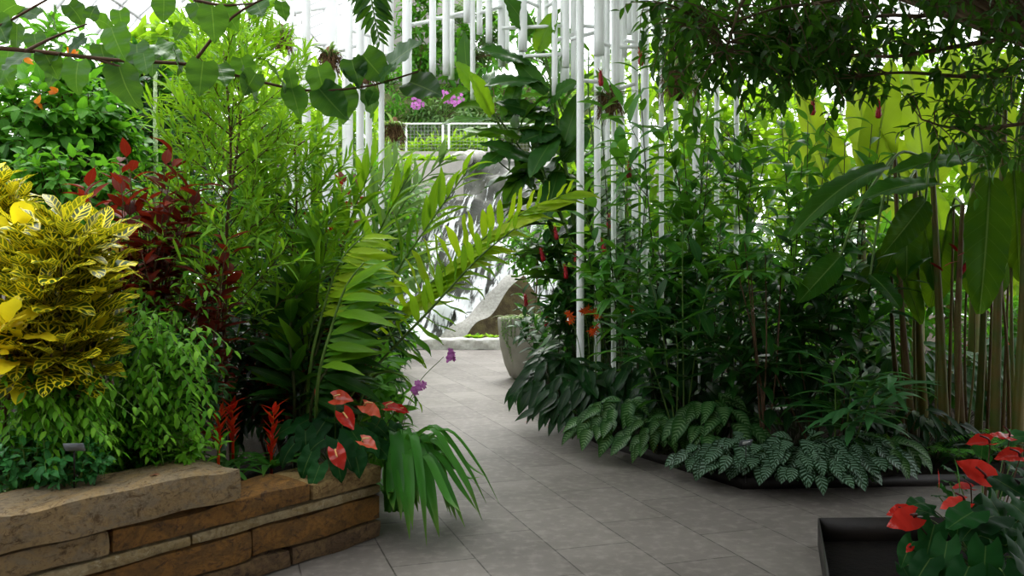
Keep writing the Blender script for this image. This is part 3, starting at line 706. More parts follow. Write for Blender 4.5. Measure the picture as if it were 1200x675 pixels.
bush('shade_shrub', 'shaded dark undergrowth beneath the feathery tree', 'shrub', G(320, 5.6, .3), P(315, 430, 5.6), (.65, .4, .45), 130, .25, fOv, .12, 9, 'deep', 'stem_brown', .4)
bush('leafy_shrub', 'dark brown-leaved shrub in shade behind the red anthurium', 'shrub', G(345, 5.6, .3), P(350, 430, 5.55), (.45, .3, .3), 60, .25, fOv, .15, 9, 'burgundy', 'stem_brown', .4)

# ------------------------------------------------------------------ feathery narrow-leaved tree
def feathery(label, base, top, br, n=15, L=.15, f0=.18, sz=1.0):
    t = thing('feathery_tree', label, 'tree', base, 'feathery narrow-leaved trees'); ml, ms = MB(), MB()
    base, top = np.asarray(base, float), np.asarray(top, float)
    trunk = bez([base, base * .6 + top * .4 + V(-.03, 0, 0), base * .25 + top * .75 + V(.03, 0, 0), top], 24); ms.tube(trunk, .016, .004, 7)
    for i in range(br):
        f = f0 + (1 - f0) * i / br; p, tg = samp(trunk, f); az = i * 2.399 + R.uniform(-.3, .3)
        ln = (.55 * (1 - f) ** .6 + .24) * R.uniform(.8, 1.15) * sz
        d = V(cos(az) * .85, sin(az) * .85, .62); d = nrm(d)
        path = bez([p, p + d * ln * .5 + V(0, 0, .0), p + d * ln + V(0, 0, .06 * ln)], 8)
        leafy(ml, ms, path, fNar, L, n, .15, 1, 'spiral', 48, .0, .25, (.8, .8), r0=.005, r1=.0015, jit=.3, k=4, uphint=.5)
        for k in range(3):
            q, t2 = samp(path, .35 + .2 * k); d2 = nrm(d + NR.uniform(-.8, .8, 3)); l2 = ln * .42
            leafy(ml, ms, bez([q, q + d2 * l2 * .5, q + d2 * l2 + V(0, 0, .03)], 5), fNar, L * .9, 9, .1, 1, 'spiral', 48, 0, .25, r0=.003, r1=.001, jit=.3, k=3, uphint=.5)
    ml.build('foliage', M['willow'], t); ms.build('trunk', M['stem_brown'], t)
feathery('feathery yellow-green narrow-leaved tree with a thin trunk rising behind the bromeliads', G(272, 5.25, .3), P(262, 60, 5.25), 46, 14, .16, .3, .9)
feathery('shorter feathery narrow-leaved tree leaning in front of the white tubes', G(330, 5.6, .3), P(345, 165, 5.7), 30, 14, .16, .35, .85)
feathery('tall feathery tree further back with its tip under the glass roof', G(250, 6.2, .25), P(285, 20, 6.3), 30, 14, .17, .6, 1.2)

# ------------------------------------------------------------------ shrubs upper left
hb = bush('hibiscus_shrub', 'large dense green shrub with orange young leaves behind the croton', 'shrub', G(70, 6.6, .25), P(65, 150, 6.5), (.62, .5, .55), 170, .3, fOvB, .15, 9, 'mid', 'stem_brown', .45)
m = MB()
for (x, y) in ((28, 70), (68, 108), (44, 122), (85, 66), (8, 80)):
    for k in range(4): m.leaf(R.choice(fOvB), P(x, y, 6.0), NR.uniform(-1, 1, 3) + V(0, 0, .5), V(0, -1, .5), .07)
M['orange'] = leafM('orange_young_leaf', '#d0701c', '#e89a2a', .4, .4, .4, .1, tcol='#f09020')
m.build('young_leaves', M['orange'], hb)['label'] = 'orange young leaves'
bush('leafy_shrub', 'mid green shrub below the large dense shrub, behind the upper croton', 'shrub', G(60, 5.9, .28), P(75, 225, 5.8), (.5, .35, .35), 100, .25, fOvB, .11, 8, 'mid', 'stem_brown', .4)
bush('dark_shrub', 'dark broad shrub filling the shade behind the pale cactus stem', 'shrub', G(155, 8.2, .2), P(150, 160, 8.2), (.8, .5, .9), 150, .35, fLanW, .22, 8, 'dark', 'stem_brown', .3)
bush('papaya_tree', 'bright yellow-green tree crown under the glass roof', 'tree', G(200, 10.5, .2), P(205, 68, 10.5), (.75, .6, .55), 90, .4, fOvB, .26, 8, 'bright', 'stem_brown', .3)
m = MB(); pth = bez([G(184, 6.9, .2), P(183, 250, 6.9), P(182, 150, 6.9), P(182, 84, 6.9)], 60); m.tube(pth, .021, .014, 9, True, [1, 1.12, .95, 1.1, .9]); o = m.build('cactus_stem', M['cactus'], None, True, G(184, 6.9, .2)); tag(o, 'slender pale green speckled columnar stem rising left of the feathery tree', 'cactus')
bush('leafy_shrub', 'light green shrub between the feathery tree and the white tubes', 'shrub', G(330, 9.6, .15), P(330, 200, 9.6), (.7, .5, .9), 120, .35, fLan, .22, 9, 'bright', 'stem_brown', .4)
bush('leafy_shrub', 'green shrub standing behind the left white tubes', 'shrub', G(410, 11.2, .1), P(415, 260, 11.2), (.8, .5, .9), 130, .35, fLan, .25, 9, 'mid', 'stem_brown', .4)

# ------------------------------------------------------------------ ginger clump with arching shoots
def ginger():
    t = thing('ginger_clump', 'ginger clump with long bright green arching shoots leaning over the path', 'ginger plant', G(412, 5.75, .26))
    # path, leaf length, leaves, start, material, leaf angle, droop, rank direction
    vw = 'view'
    S = [([(412, 475), (450, 402), (492, 345), (560, 285), (620, 246), (664, 228)], 5.5, .275, 46, .30, 'gingery', 62, -.03, vw),
         ([(404, 478), (445, 425), (505, 362), (560, 303), (603, 268)], 5.3, .22, 36, .42, 'ginger', 50, .22, vw),
         ([(362, 445), (380, 360), (400, 305), (426, 276)], 5.2, .36, 26, .66, 'gingery', 66, .10, V(1, -.25, -.1)),
         ([(372, 455), (390, 380), (406, 335), (426, 308)], 5.05, .35, 22, .55, 'ginger', 64, .16, V(1, -.35, -.1)),
         ([(385, 450), (395, 330), (412, 255), (438, 190)], 5.8, .34, 28, .4, 'ginger', 30, -.1, vw),
         ([(400, 450), (420, 330), (450, 260), (480, 205)], 6.0, .34, 28, .4, 'ginger', 30, -.1, vw),
         ([(420, 460), (455, 340), (505, 260), (548, 200)], 5.9, .32, 30, .4, 'ginger', 34, -.05, vw),
         ([(425, 450), (440, 320), (475, 235), (520, 188)], 6.8, .36, 30, .45, 'gingerg', 36, 0, vw),
         ([(410, 450), (420, 300), (440, 230), (465, 190)], 7.0, .36, 28, .45, 'gingerg', 36, .05, vw),
         ([(350, 450), (352, 360), (372, 290), (392, 252)], 5.4, .28, 34, .3, 'ginger', 45, .1, vw),
         ([(345, 460), (340, 390), (355, 330), (385, 305)], 5.2, .28, 28, .25, 'gingerd', 50, .2, None),
         ([(356, 470), (372, 410), (385, 360), (398, 335)], 5.25, .36, 22, .45, 'gingerd', 70, .25, V(1, -.5, 0)),
         ([(366, 470), (392, 420), (412, 380), (436, 360)], 5.15, .34, 22, .4, 'gingerd', 60, .2, V(.8, -.5, .1)),
         ([(350, 470), (356, 420), (352, 360), (362, 330)], 5.3, .34, 22, .45, 'gingerd', 60, .2, V(-.8, -.6, .1)),
         ([(356, 450), (366, 380), (376, 320), (384, 280)], 5.35, .36, 26, .5, 'ginger', 52, .05, V(-.6, -.6, .4)),
         ([(345, 440), (362, 370), (372, 310), (380, 262)], 5.4, .32, 24, .35, 'ginger', 56, .0, V(-1, -.3, .3)),
         ([(360, 470), (370, 400), (400, 350), (440, 335)], 5.35, .28, 30, .25, 'gingerd', 50, .2, None),
         ([(405, 480), (425, 430), (450, 395), (480, 400)], 5.4, .24, 22, .25, 'gingerd', 50, .2, None),
         ([(420, 480), (440, 440), (470, 440), (490, 470)], 5.4, .16, 16, .3, 'ginger', 50, .1, None),
         ([(370, 470), (350, 420), (352, 390), (372, 370)], 5.6, .28, 26, .2, 'gingerd', 55, .2, None),
         ([(395, 470), (410, 430), (425, 400), (445, 345)], 5.9, .28, 26, .25, 'gingerd', 45, .1, None)]
    for (pp, Y, L, n, s0, mat, ang, dr, vB) in S:
        ml, ms = MB(), MB(); m = len(pp)
        b = G(pp[0][0], Y + .3, .25)
        pts = [b] + [P(x, y, Y - .0 * i) for i, (x, y) in enumerate(pp)]
        path = bez(pts, 24); B = vB
        md = 'fan' if isinstance(B, np.ndarray) else 'rank'
        if L == .275:   # the long arching shoot: short upright leaves above, long sweeping leaves below
            leafy(ml, None, path, fG1, .25, 25, .36, 1, 'fan', 74, 0, .1, (1, .45), B=V(-.25, -.25, 1), jit=.1, uphint=0)
            leafy(ml, ms, path, fGin, .36, 30, .45, 1, 'fan', 24, .02, .12, (1, .6), B=V(.2, -.5, -.8), r0=.013, r1=.004, jit=.12, upv=V(-.3, -.8, .8))
            s = ms.build('shoot', M['stem_green'], t); ml.build('foliage', M[mat], s); continue
        if L == .22:
            leafy(ml, None, path, fG1, .21, 17, .5, 1, 'fan', 82, .05, .1, (1, .6), B=V(.2, -.2, -1), jit=.1, uphint=0)
            leafy(ml, ms, path, fG1, .2, 16, .5, 1, 'fan', 62, .0, .1, (1, .6), B=V(-.3, -.3, 1), r0=.013, r1=.004, jit=.1, uphint=0)
            s = ms.build('shoot', M['stem_green'], t); ml.build('foliage', M[mat], s); continue
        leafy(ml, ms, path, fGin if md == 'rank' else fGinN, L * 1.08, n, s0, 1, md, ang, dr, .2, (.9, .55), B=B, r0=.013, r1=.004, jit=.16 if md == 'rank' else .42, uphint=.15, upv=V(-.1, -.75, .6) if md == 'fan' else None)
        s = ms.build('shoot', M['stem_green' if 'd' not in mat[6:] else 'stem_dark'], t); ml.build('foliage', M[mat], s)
ginger()

# ------------------------------------------------------------------ bromeliads, anthuriums, strap-leaved clump, orchid
def bromeliad(label, px, pyb, pyt, Y, grp='red bromeliads'):
    b = G(px, Y, .36); t = thing('bromeliad', label, 'bromeliad', b, grp); ml = MB()
    for i in range(13):
        az = i * 2.399; d = V(cos(az), sin(az), .45 + .03 * i); ml.leaf(R.choice(fBr), b + V(0, 0, .03), d, V(0, 0, 1), R.uniform(.24, .34))
    ml.build('foliage', M['strap'], t)
    p0, p1 = P(px, pyb, Y), P(px + R.uniform(-3, 3), pyt, Y); fl = MB(); fl.tube([b, p0, p0 * .3 + p1 * .7], .009, .006, 6)
    n = 22
    for i in range(n):
        f = i / (n - 1); p = p0 * (1 - f) + p1 * f; az = i * 2.399; d = V(cos(az) * (.45 + .5 * f), sin(az) * (.45 + .5 * f), .8 - .1 * f)
        fl.leaf(R.choice(fBract), p - V(0, 0, .045), d, V(0, 0, 1), .075 + .03 * f)
    fl.build('flower_spike', M['guzred'], t)
fBr = family('strap', .14, 4, (.7, 1.5), rows=9, fold=.3); fBract = family('lance', .32, 3, (-.3, .5), rows=6, fold=.3)
bromeliad('red bromeliad spike standing alone, beside the anthurium', 318, 528, 470, 5.0)
bromeliad('red bromeliad spike, taller one with orange tip behind the pair', 273, 512, 466, 5.0)
bromeliad('red bromeliad spike nearest the small-leaved shrub', 256, 520, 474, 4.8)

def spathe(par, p, face, tipd, L, mat, smat, base, stalk, spl=.8, labels=None):
    face = nrm(face); tipd = nrm(np.asarray(tipd, float) - face * np.dot(tipd, face))
    m = MB(); m.leaf(R.choice(fSpa), p, tipd, face, L)
    f = m.build('flower', M[mat], par)
    if labels: f['label'] = labels
    m = MB(); m.tube(bez([p, p + face * L * .25 + tipd * L * .1, p + face * L * spl * .55 + tipd * L * .45], 6), L * .05, L * .035, 6); m.build('spadix', M[smat], f)
    if base is not None:
        m = MB(); m.tube(bez([base, base * .4 + p * .6 + V(0, .02, -.05), p - V(0, 0, .01), p], 10), .004, .003, 5); m.build('stalk', M[stalk], f)
fSpa = [leafT('cordate', .86, 12, 7, .3, .35, lobe=.26, curl=-.1, wave=.04), leafT('cordate', .80, 12, 7, .7, .15, lobe=.28, curl=.35, wave=.05), leafT('cordate', .82, 12, 7, -.2, .5, lobe=.26, curl=-.3, wave=.04)]
def bigleaf(par, base, p, d, up, L, mat, fam, stalk='stem_green', sr=.004, r=None):
    m = MB(); m.leaf(R.choice(fam), p, d, up, L, r); lf = m.build('leaf', M[mat], par)
    if base is not None:
        m = MB(); m.tube(bez([base, base * .45 + np.asarray(p) * .55 + V(0, 0, .04), p], 7), sr, sr * .7, 5); m.build('stalk', M[stalk], lf)
    return lf
def anthurium_left():
    Y = 5.0; b = G(392, 5.35, .3)
    t = thing('anthurium', 'anthurium with coral red heart-shaped flowers on the end of the stone wall', 'anthurium', b)
    for (x, y, Yd, dx, dz, L) in ((358, 505, 4.95, .1, -.9, .17), (385, 488, 5.1, -.3, -.5, .18), (380, 515, 4.85, -.8, -.4, .17), (395, 515, 4.8, .6, -.7, .2), (345, 520, 4.85, -.6, -.7, .16), (412, 505, 5.0, .6, -.6, .18),
                                   (365, 530, 4.75, -.3, -.8, .16), (425, 510, 5.05, .8, -.5, .17), (375, 545, 4.7, -.2, -.7, .14), (400, 500, 5.2, 0, -.4, .18), (435, 495, 5.2, .9, -.4, .17), (415, 530, 4.85, .4, -.8, .15),
                                   (340, 500, 5.1, -.7, -.4, .17), (440, 520, 5.1, .9, -.6, .16), (455, 500, 5.25, .9, -.35, .15), (365, 490, 5.25, -.5, -.2, .17), (395, 540, 4.75, .3, -.8, .13)):
        bigleaf(t, b, P(x, y, Yd), V(dx, -.5, dz), V(dx * .4, -.65, .75), L, 'glossy', fHeart)
    for (x, y, Yd, fc, td, L, mt) in ((392, 467, 4.95, (-.2, -.75, .55), (.7, -.2, .0), .115, 'spathep'), (402, 484, 4.9, (.1, -.9, .45), (.5, 0, -.85), .12, 'spathe'), (427, 475, 5.0, (.1, -.6, .75), (.75, -.2, -.4), .12, 'spathep'),
                                      (452, 478, 5.1, (0, -.5, .8), (1, -.1, .1), .10, 'spathe'), (464, 480, 5.15, (.3, -.6, .6), (.9, 0, -.1), .08, 'spathe'), (424, 517, 4.8, (.1, -.5, .8), (.8, -.2, -.4), .10, 'spathep'), (393, 527, 4.7, (0, -.9, .4), (.35, -.1, -.8), .12, 'spathe')):
        spathe(t, P(x, y, Yd), V(*fc), V(*td), L, mt, 'spadix', b, 'stem_green')
    m = MB(); m.leaf(fNar[0], P(371, 475, 5.1), V(-.05, 0, 1), V(1, -1, 0), .1); m.build('bud', M['spathe'], t)
anthurium_left()
def strap_clump():
    b = G(462, 5.35, 0.02); t = thing('strap_leaved_clump', 'clump of long arching strap leaves spilling onto the paving at the wall end', 'lily clump', b)
    T2 = [(560, 600, 4.95), (545, 618, 4.8), (515, 630, 4.75), (500, 640, 4.7), (480, 632, 4.75), (570, 590, 5.2), (535, 610, 5.0), (565, 610, 5.05), (455, 585, 4.85), (540, 600, 4.7), (572, 560, 5.5), (525, 600, 5.1), (490, 600, 4.85), (555, 575, 5.4), (548, 560, 5.7), (585, 590, 5.3), (470, 610, 4.8), (530, 590, 5.6)]
    k = 0
    for rep in range(2):
        for (x, y, Y) in (T2 if rep == 0 else T2[::2]):
            e = P(x + R.uniform(-12, 8) * rep, y - 12 * rep * R.random(), Y); e[2] = max(.02, e[2])
            s = b + V(NR.uniform(-.06, .06), NR.uniform(-.08, .06), .05)
            hgt = R.uniform(.38, .60); md = s * .52 + e * .48; md[2] = hgt; q = s * .8 + e * .2; q[2] = hgt * .72; q3 = s * .2 + e * .8; q3[2] = hgt * .60
            path = bez([s, q, md, q3, e], 18); m = MB(); n = len(path); wd = R.uniform(.026, .04); vs = []; a = []
            for i, p in enumerate(path):
                tg = nrm(path[min(n - 1, i + 1)] - path[max(0, i - 1)]); xv = np.cross(tg, V(0, 0, 1)); xv = V(1, 0, 0) if np.linalg.norm(xv) < .1 else nrm(xv); zv = np.cross(xv, tg)
                f = i / (n - 1); w = wd * min(1, .6 + f * 2) * min(1, (1 - f) * 3.2 + .03)
                for u in (-1, 0, 1): vs.append(p + xv * u * w + zv * abs(u) * w * .45); a.append(((u + 1) / 2, f, 0))
            a = np.array(a); a[:, 2] = R.random()
            q_ = [[i * 3 + j, i * 3 + j + 1, i * 3 + j + 4, i * 3 + j + 3] for i in range(n - 1) for j in range(2)]
            m.add(vs, q_, None, a); m.build('leaf', M['strap'], t); k += 1
strap_clump()
def orchid_spray(label, base, ptsl, fl, group):
    t = thing('orchid', label, 'orchid', base, group); m = MB(); m.tube(bez([base] + ptsl, 16), .0035, .002, 5); st = m.build('stem', M['stem_green'], t)
    for p in fl:
        m = MB()
        for i in range(6):
            a = i * pi / 3 + R.random(); m.leaf(R.choice(fPet), p, V(cos(a), R.uniform(-.5, .1), sin(a)), V(0, -1, .2), .022)
        m.build('flower', M['orchid'], t)
    m = MB()
    for i in range(9):
        a = i * 2.4; m.leaf(R.choice(fStrap), base, V(cos(a), sin(a), 1.6), V(0, 0, 1), .3)
    m.build('foliage', M['strap'], t)
fPet = family('ovate', .8, 3, (-.2, .4), rows=4, fold=.1)
def cluster(c, r, n): return [np.asarray(c, float) + NR.uniform(-1, 1, 3) * r for _ in range(n)]
orchid_spray('purple ground orchid whose flower reaches furthest over the path', G(452, 5.5, .1), [P(470, 500, 5.4), P(490, 450, 5.3), P(520, 418, 5.25)], cluster(P(526, 416, 5.25), .028, 8), 'purple ground orchids')
orchid_spray('lower purple ground orchid with pink flowers above the strap leaves', G(458, 5.45, .1), [P(468, 520, 5.3), P(478, 480, 5.2), P(490, 455, 5.1)], cluster(P(491, 455, 5.1), .035, 9), 'purple ground orchids')
bush('low_shrub', 'leafy green plant at the path edge behind the orchids', 'shrub', G(440, 6.2, .2), P(440, 470, 6.2), (.22, .3, .38), 50, .2, fLanW, .16, 8, 'mid', 'stem_green', .5)
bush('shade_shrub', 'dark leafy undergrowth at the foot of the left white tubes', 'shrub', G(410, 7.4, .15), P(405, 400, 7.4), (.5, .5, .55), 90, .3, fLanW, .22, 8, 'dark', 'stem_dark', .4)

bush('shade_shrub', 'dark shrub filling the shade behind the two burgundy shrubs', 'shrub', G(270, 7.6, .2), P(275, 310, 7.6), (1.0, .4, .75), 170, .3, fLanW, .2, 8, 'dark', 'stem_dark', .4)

for k, (x, y, lab) in enumerate(((615, 495, 'tiny red fallen petal on the paving, furthest from the viewer'), (641, 501, 'tiny red fallen petal on the paving near the dark leafy plant'), (681, 515, 'tiny red fallen petal on the paving nearest the striped plant'))):
    Y = CH * F / (y - HY); m = MB(); m.leaf(fPet[k % 3], G(x, Y, .006), V(1, .6 * k - .5, .1), V(0, 0, 1), .035); o = m.build('fallen_petal', M['spathe'], None, True, G(x, Y, 0)); tag(o, lab, 'petal', 'fallen red petals on the path')
c = wpt(1.35, .12, .578); m = MB(); m.leaf(fOvB[3], c, V(1, .2, .15), V(0, 0, 1), .07); M['dryleaf'] = plainM('dry_leaf', '#7a4a30', '#8f6a50', .8); o = m.build('dry_leaf', M['dryleaf'], None, True, c); tag(o, 'small dry brown leaf lying on the cap stone', 'leaf')

bush('shade_shrub', 'dark green shrub beside the path beyond the ginger clump', 'shrub', G(425, 9.2, .15), P(425, 400, 9.2), (.45, .6, .45), 80, .3, fLanW, .22, 8, 'dark', 'stem_dark', .4)
bush('shade_shrub', 'leafy green shrub beside the path near the pool kerb', 'shrub', G(440, 12.5, .12), P(436, 385, 12.5), (.6, .9, .6), 90, .3, fLanW, .26, 8, 'mid', 'stem_dark', .4)
# ------------------------------------------------------------------ right bed
M['costus'] = leafM('costus_leaf', '#2c6424', '#549638', .38, .3, .5, .2, tcol='#86c828')
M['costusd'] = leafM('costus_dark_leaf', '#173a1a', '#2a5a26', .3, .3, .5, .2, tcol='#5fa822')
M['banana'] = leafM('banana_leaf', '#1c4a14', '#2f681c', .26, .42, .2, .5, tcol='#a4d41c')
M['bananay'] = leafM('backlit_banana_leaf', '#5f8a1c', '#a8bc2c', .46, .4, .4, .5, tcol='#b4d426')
M['peacock'] = leafM('peacock_leaf', '#0f2818', '#16341e', .1, .35, .5, 0, 'peacock', '#86a88c')
M['striped'] = leafM('striped_leaf', '#153a1a', '#235425', .2, .36, .5, 0, 'stripe', '#7fa266')
M['palm'] = leafM('bamboo_palm_leaf', '#2f6238', '#47804a', .3, .35, .45, .1, tcol='#6fb030')
M['canopyleaf'] = leafM('dark_canopy_leaf', '#1c401a', '#3a6a26', .42, .35, .45, .15, tcol='#6aa81e')
M['fern'] = leafM('fern_leaf', '#3f8a2a', '#5fa838', .35, .45, .35, 0, tcol='#8fd030')
M['bromdark'] = leafM('dark_brown_rosette_leaf', '#2a1a14', '#3a2a1c', .15, .35, .5, 0)
M['orange_fl'] = leafM('orange_petal', '#e0501c', '#f07030', .3, .45, .3, 0, tcol='#ff6020')
M['fibre'] = plainM('dry_fibre', '#5a4430', '#8a6f50', .9, .1, 40, .8)
M['airplant'] = leafM('air_plant_leaf', '#7f9468', '#a3b088', .3, .5, .3, 0)
fPeac = family('ovate', .74, 4, (.2, .9), rows=9, cols=5, fold=.2); fStr = family('ovate', .5, 4, (.4, 1.1), rows=7, cols=5, fold=.25)
fCost = family('lance', .36, 5, (.2, 1.1), rows=7, fold=.3); fPalm = family('narrow', .16, 4, (.3, 1.0), rows=7, fold=.35)
fGinW = family('lance', .36, 5, (.2, 1.2), rows=10, cols=5, fold=.25, wave=.08)
fCan = family('ovate', .42, 4, (.2, 1.0), rows=5, fold=.35)

def cone(par, p, d, h):
    m = MB(); p = np.asarray(p, float) - V(0, .12, -.03); d = nrm(d); n = 9; h *= 1.35
    m.tube([p + d * h * i / (n - 1) for i in range(n)], .025, .012, 9, True, [.6, 1, 1.1, 1.05, 1.0, 1.05, .95, .9, .5])
    for i in range(26):
        f = i / 26; az = i * 2.399; r = .024 * (1 - f * .45); u = nrm(np.cross(d, V(.3, 1, .1))); w = np.cross(d, u)
        m.leaf(fBract[1], p + d * h * f + (u * cos(az) + w * sin(az)) * r * .8, d * .9 + (u * cos(az) + w * sin(az)) * .55, d, .036)
    return m.build('flower_cone', M['conered'], par)
def costus(label, base, tl, L, n, mat='costus', cones=(), s0=.25, r=.009, fam=None, smat='stem_dark'):
    L = L * 1.38; n = int(n * .85)
    t = thing('spiral_ginger', label, 'ginger plant', base, 'spiral gingers in the shady bed'); base = np.asarray(base, float); ml, ms = MB(), MB()
    for i, tip in enumerate(tl):
        tip = np.asarray(tip, float); b = base + NR.uniform(-.16, .16, 3) * V(1, 1, 0)
        md = b * .5 + tip * .5 + NR.uniform(-.1, .1, 3) * V(1, 1, 0)
        path = bez([b, md, tip], 14)
        leafy(ml, ms, path, fam or fCost, L, n, s0, 1, 'spiral', 74, .1, .2, (.8, .75), r0=r, r1=r * .4, pet=.05, uphint=.4, jit=.22, k=5)
        for k in range(3):
            q, tg = samp(path, R.uniform(.45, .9)); d = nrm(tg + NR.uniform(-1, 1, 3) * V(1, 1, .3)); l2 = R.uniform(.25, .5)
            leafy(ml, ms, bez([q, q + d * l2 * .5, q + d * l2 + V(0, 0, .06)], 6), fam or fCost, L * .95, 8, .15, 1, 'spiral', 70, .1, .2, (.9, .8), r0=r * .5, r1=r * .25, uphint=.4, jit=.22, k=4)
        if i in cones: cone(t, tip, path[-1] - path[-2] + V(0, 0, .05), .105)
    ml.build('foliage', M[mat], t); ms.build('stems', M[smat], t); return t
costus('spiral ginger with a dark red cone high beside the white tubes', G(745, 8.2, .08), [P(703, 108, 8.1), P(735, 215, 7.9), P(720, 280, 8.0), P(760, 200, 8.0), P(690, 300, 8.2)], .21, 17, 'costus', (0, 1))
costus('tall spiral ginger with a red cone under the dark tree canopy', G(800, 7.7, .08), [P(749, 85, 7.6), P(775, 110, 7.6), P(800, 150, 7.6), P(830, 120, 7.7), P(815, 220, 7.4)], .22, 18, 'costus', (0,))
costus('leafy spiral ginger clump in the middle of the shady bed', G(850, 7.4, .08), [P(830, 180, 7.3), P(860, 150, 7.4), P(880, 210, 7.2), P(900, 170, 7.5), P(845, 260, 7.1)], .22, 17, 'costus', ())
costus('spiral ginger with a red cone above pale stems, left of the banana leaves', G(925, 7.9, .08), [P(947, 142, 7.8), P(915, 130, 7.9), P(940, 190, 7.7), P(970, 170, 7.8)], .21, 17, 'costus', (0,))
costus('spiral ginger with a red cone in front of the glowing banana leaf', G(1005, 7.4, .08), [P(1022, 146, 7.3), P(990, 165, 7.3), P(1010, 215, 7.2), P(975, 215, 7.2)], .22, 16, 'costus', (0,))
costus('shorter dark spiral ginger in front of the lowest white tube ends', G(775, 7.5, .08), [P(745, 330, 7.3), P(780, 290, 7.3), P(800, 330, 7.2), P(760, 380, 7.2), P(820, 300, 7.2)], .22, 14, 'costusd', ())
costus('short dark spiral ginger below the round palmate leaves', G(875, 6.9, .08), [P(850, 330, 6.8), P(885, 370, 6.7), P(915, 340, 6.8), P(865, 410, 6.6), P(930, 390, 6.8)], .2, 14, 'costusd', ())
costus('dark spiral ginger with small red cones left of the white tubes', G(668, 9.4, .06), [P(652, 285, 9.3), P(637, 310, 9.3), P(672, 318, 9.2), P(663, 330, 9.2), P(690, 290, 9.3), P(655, 360, 9.1)], .2, 14, 'costusd', (0, 1, 2, 3))
costus('low dark spiral ginger with red cones beside the clay pot', G(655, 10.4, .06), [P(617, 362, 10.3), P(640, 385, 10.0), P(612, 385, 10.5), P(660, 400, 10.0), P(675, 370, 10.3)], .17, 13, 'costusd', (0, 1))
costus('spiral ginger with a red cone between the two right-most white tubes', G(735, 9.0, .06), [P(707, 300, 8.9), P(712, 272, 8.9), P(735, 250, 8.9), P(750, 270, 8.8)], .2, 15, 'costusd', (0, 1))
costus('slim spiral ginger thicket behind the white tubes', G(800, 9.6, .06), [P(770, 170, 9.6), P(795, 200, 9.5), P(835, 180, 9.5), P(860, 220, 9.4), P(740, 240, 9.6)], .23, 16, 'costus', ())
costus('bright slim spiral ginger behind the banana stems', G(960, 9.8, .06), [P(930, 220, 9.8), P(960, 250, 9.7), P(1000, 240, 9.7), P(1040, 260, 9.6), P(900, 250, 9.6), P(1080, 280, 9.6)], .24, 16, 'costus', ())
costus('dark leafy thicket of slim gingers at the heart of the shade', G(955, 7.2, .08), [P(930, 290, 7.1), P(965, 320, 7.0), P(990, 300, 7.1), P(945, 380, 6.9), P(1000, 370, 7.0), P(1020, 330, 7.1)], .22, 15, 'costusd', ())

# umbrella-leaved shrub and narrow-leaved stems
def whorled(label, base, heads, L, mat, n=9, fam=None, name='umbrella_shrub', drp=.15):
    t = thing(name, label, 'shrub', base); base = np.asarray(base, float); ml, ms = MB(), MB()
    for h in heads:
        h = np.asarray(h, float); ms.tube(bez([base + NR.uniform(-.05, .05, 3) * V(1, 1, 0), base * .5 + h * .5 + NR.uniform(-.06, .06, 3), h], 10), .008, .004, 5)
        for i in range(n):
            az = 2 * pi * i / n + R.random() * .3; d = V(cos(az), sin(az), R.uniform(-.15, .25) - drp); ml.leaf(R.choice(fam or fLan), h, d, V(0, 0, 1), L * R.uniform(.8, 1.1))
    ml.build('foliage', M[mat], t); ms.build('stems', M['stem_brown'], t)
whorled('shrub with round wheels of pale leaves on slim stems in the shady bed', G(900, 6.6, .08), [P(897, 296, 6.5), P(880, 318, 6.4), P(872, 275, 6.6), P(915, 322, 6.5), P(860, 300, 6.7)], .26, 'costus', 11)
whorled('dark wheel-leaved shrub low behind the peacock plants', G(960, 6.75, .08), [P(935, 410, 6.6), P(965, 430, 6.6), P(950, 470, 6.5), P(905, 430, 6.6), P(990, 450, 6.6)], .26, 'costusd', 10)
def narrow(label, base, heads, L=.33, mat='palm'):
    t = thing('bamboo_palm', label, 'palm', base, 'narrow-leaved palms'); base = np.asarray(base, float); ml, ms = MB(), MB()
    for h in heads:
        h = np.asarray(h, float); path = bez([base + NR.uniform(-.06, .06, 3) * V(1, 1, 0), base * .4 + h * .6 + V(0, 0, .12), h], 12)
        leafy(ml, ms, path, fPalm, L * 1.2, 9, .45, 1, 'rank', 60, .3, .2, (.9, .8), r0=.007, r1=.003, jit=.35, uphint=.2)
    ml.build('foliage', M[mat], t); ms.build('stems', M['stem_green'], t)
narrow('narrow-leaved palm with long drooping blades hanging in front of the banana stems', G(985, 6.35, .08), [P(1005, 440, 6.1), P(1045, 445, 5.95), P(1065, 455, 6.0), P(1030, 440, 6.2), P(975, 430, 6.2), P(1000, 480, 6.0)])
narrow('narrow-leaved palm with blades reaching left over the dark shade', G(800, 6.9, .08), [P(760, 320, 6.8), P(800, 265, 6.7), P(830, 330, 6.7), P(790, 370, 6.7), P(745, 400, 6.8)], .36, 'costusd')

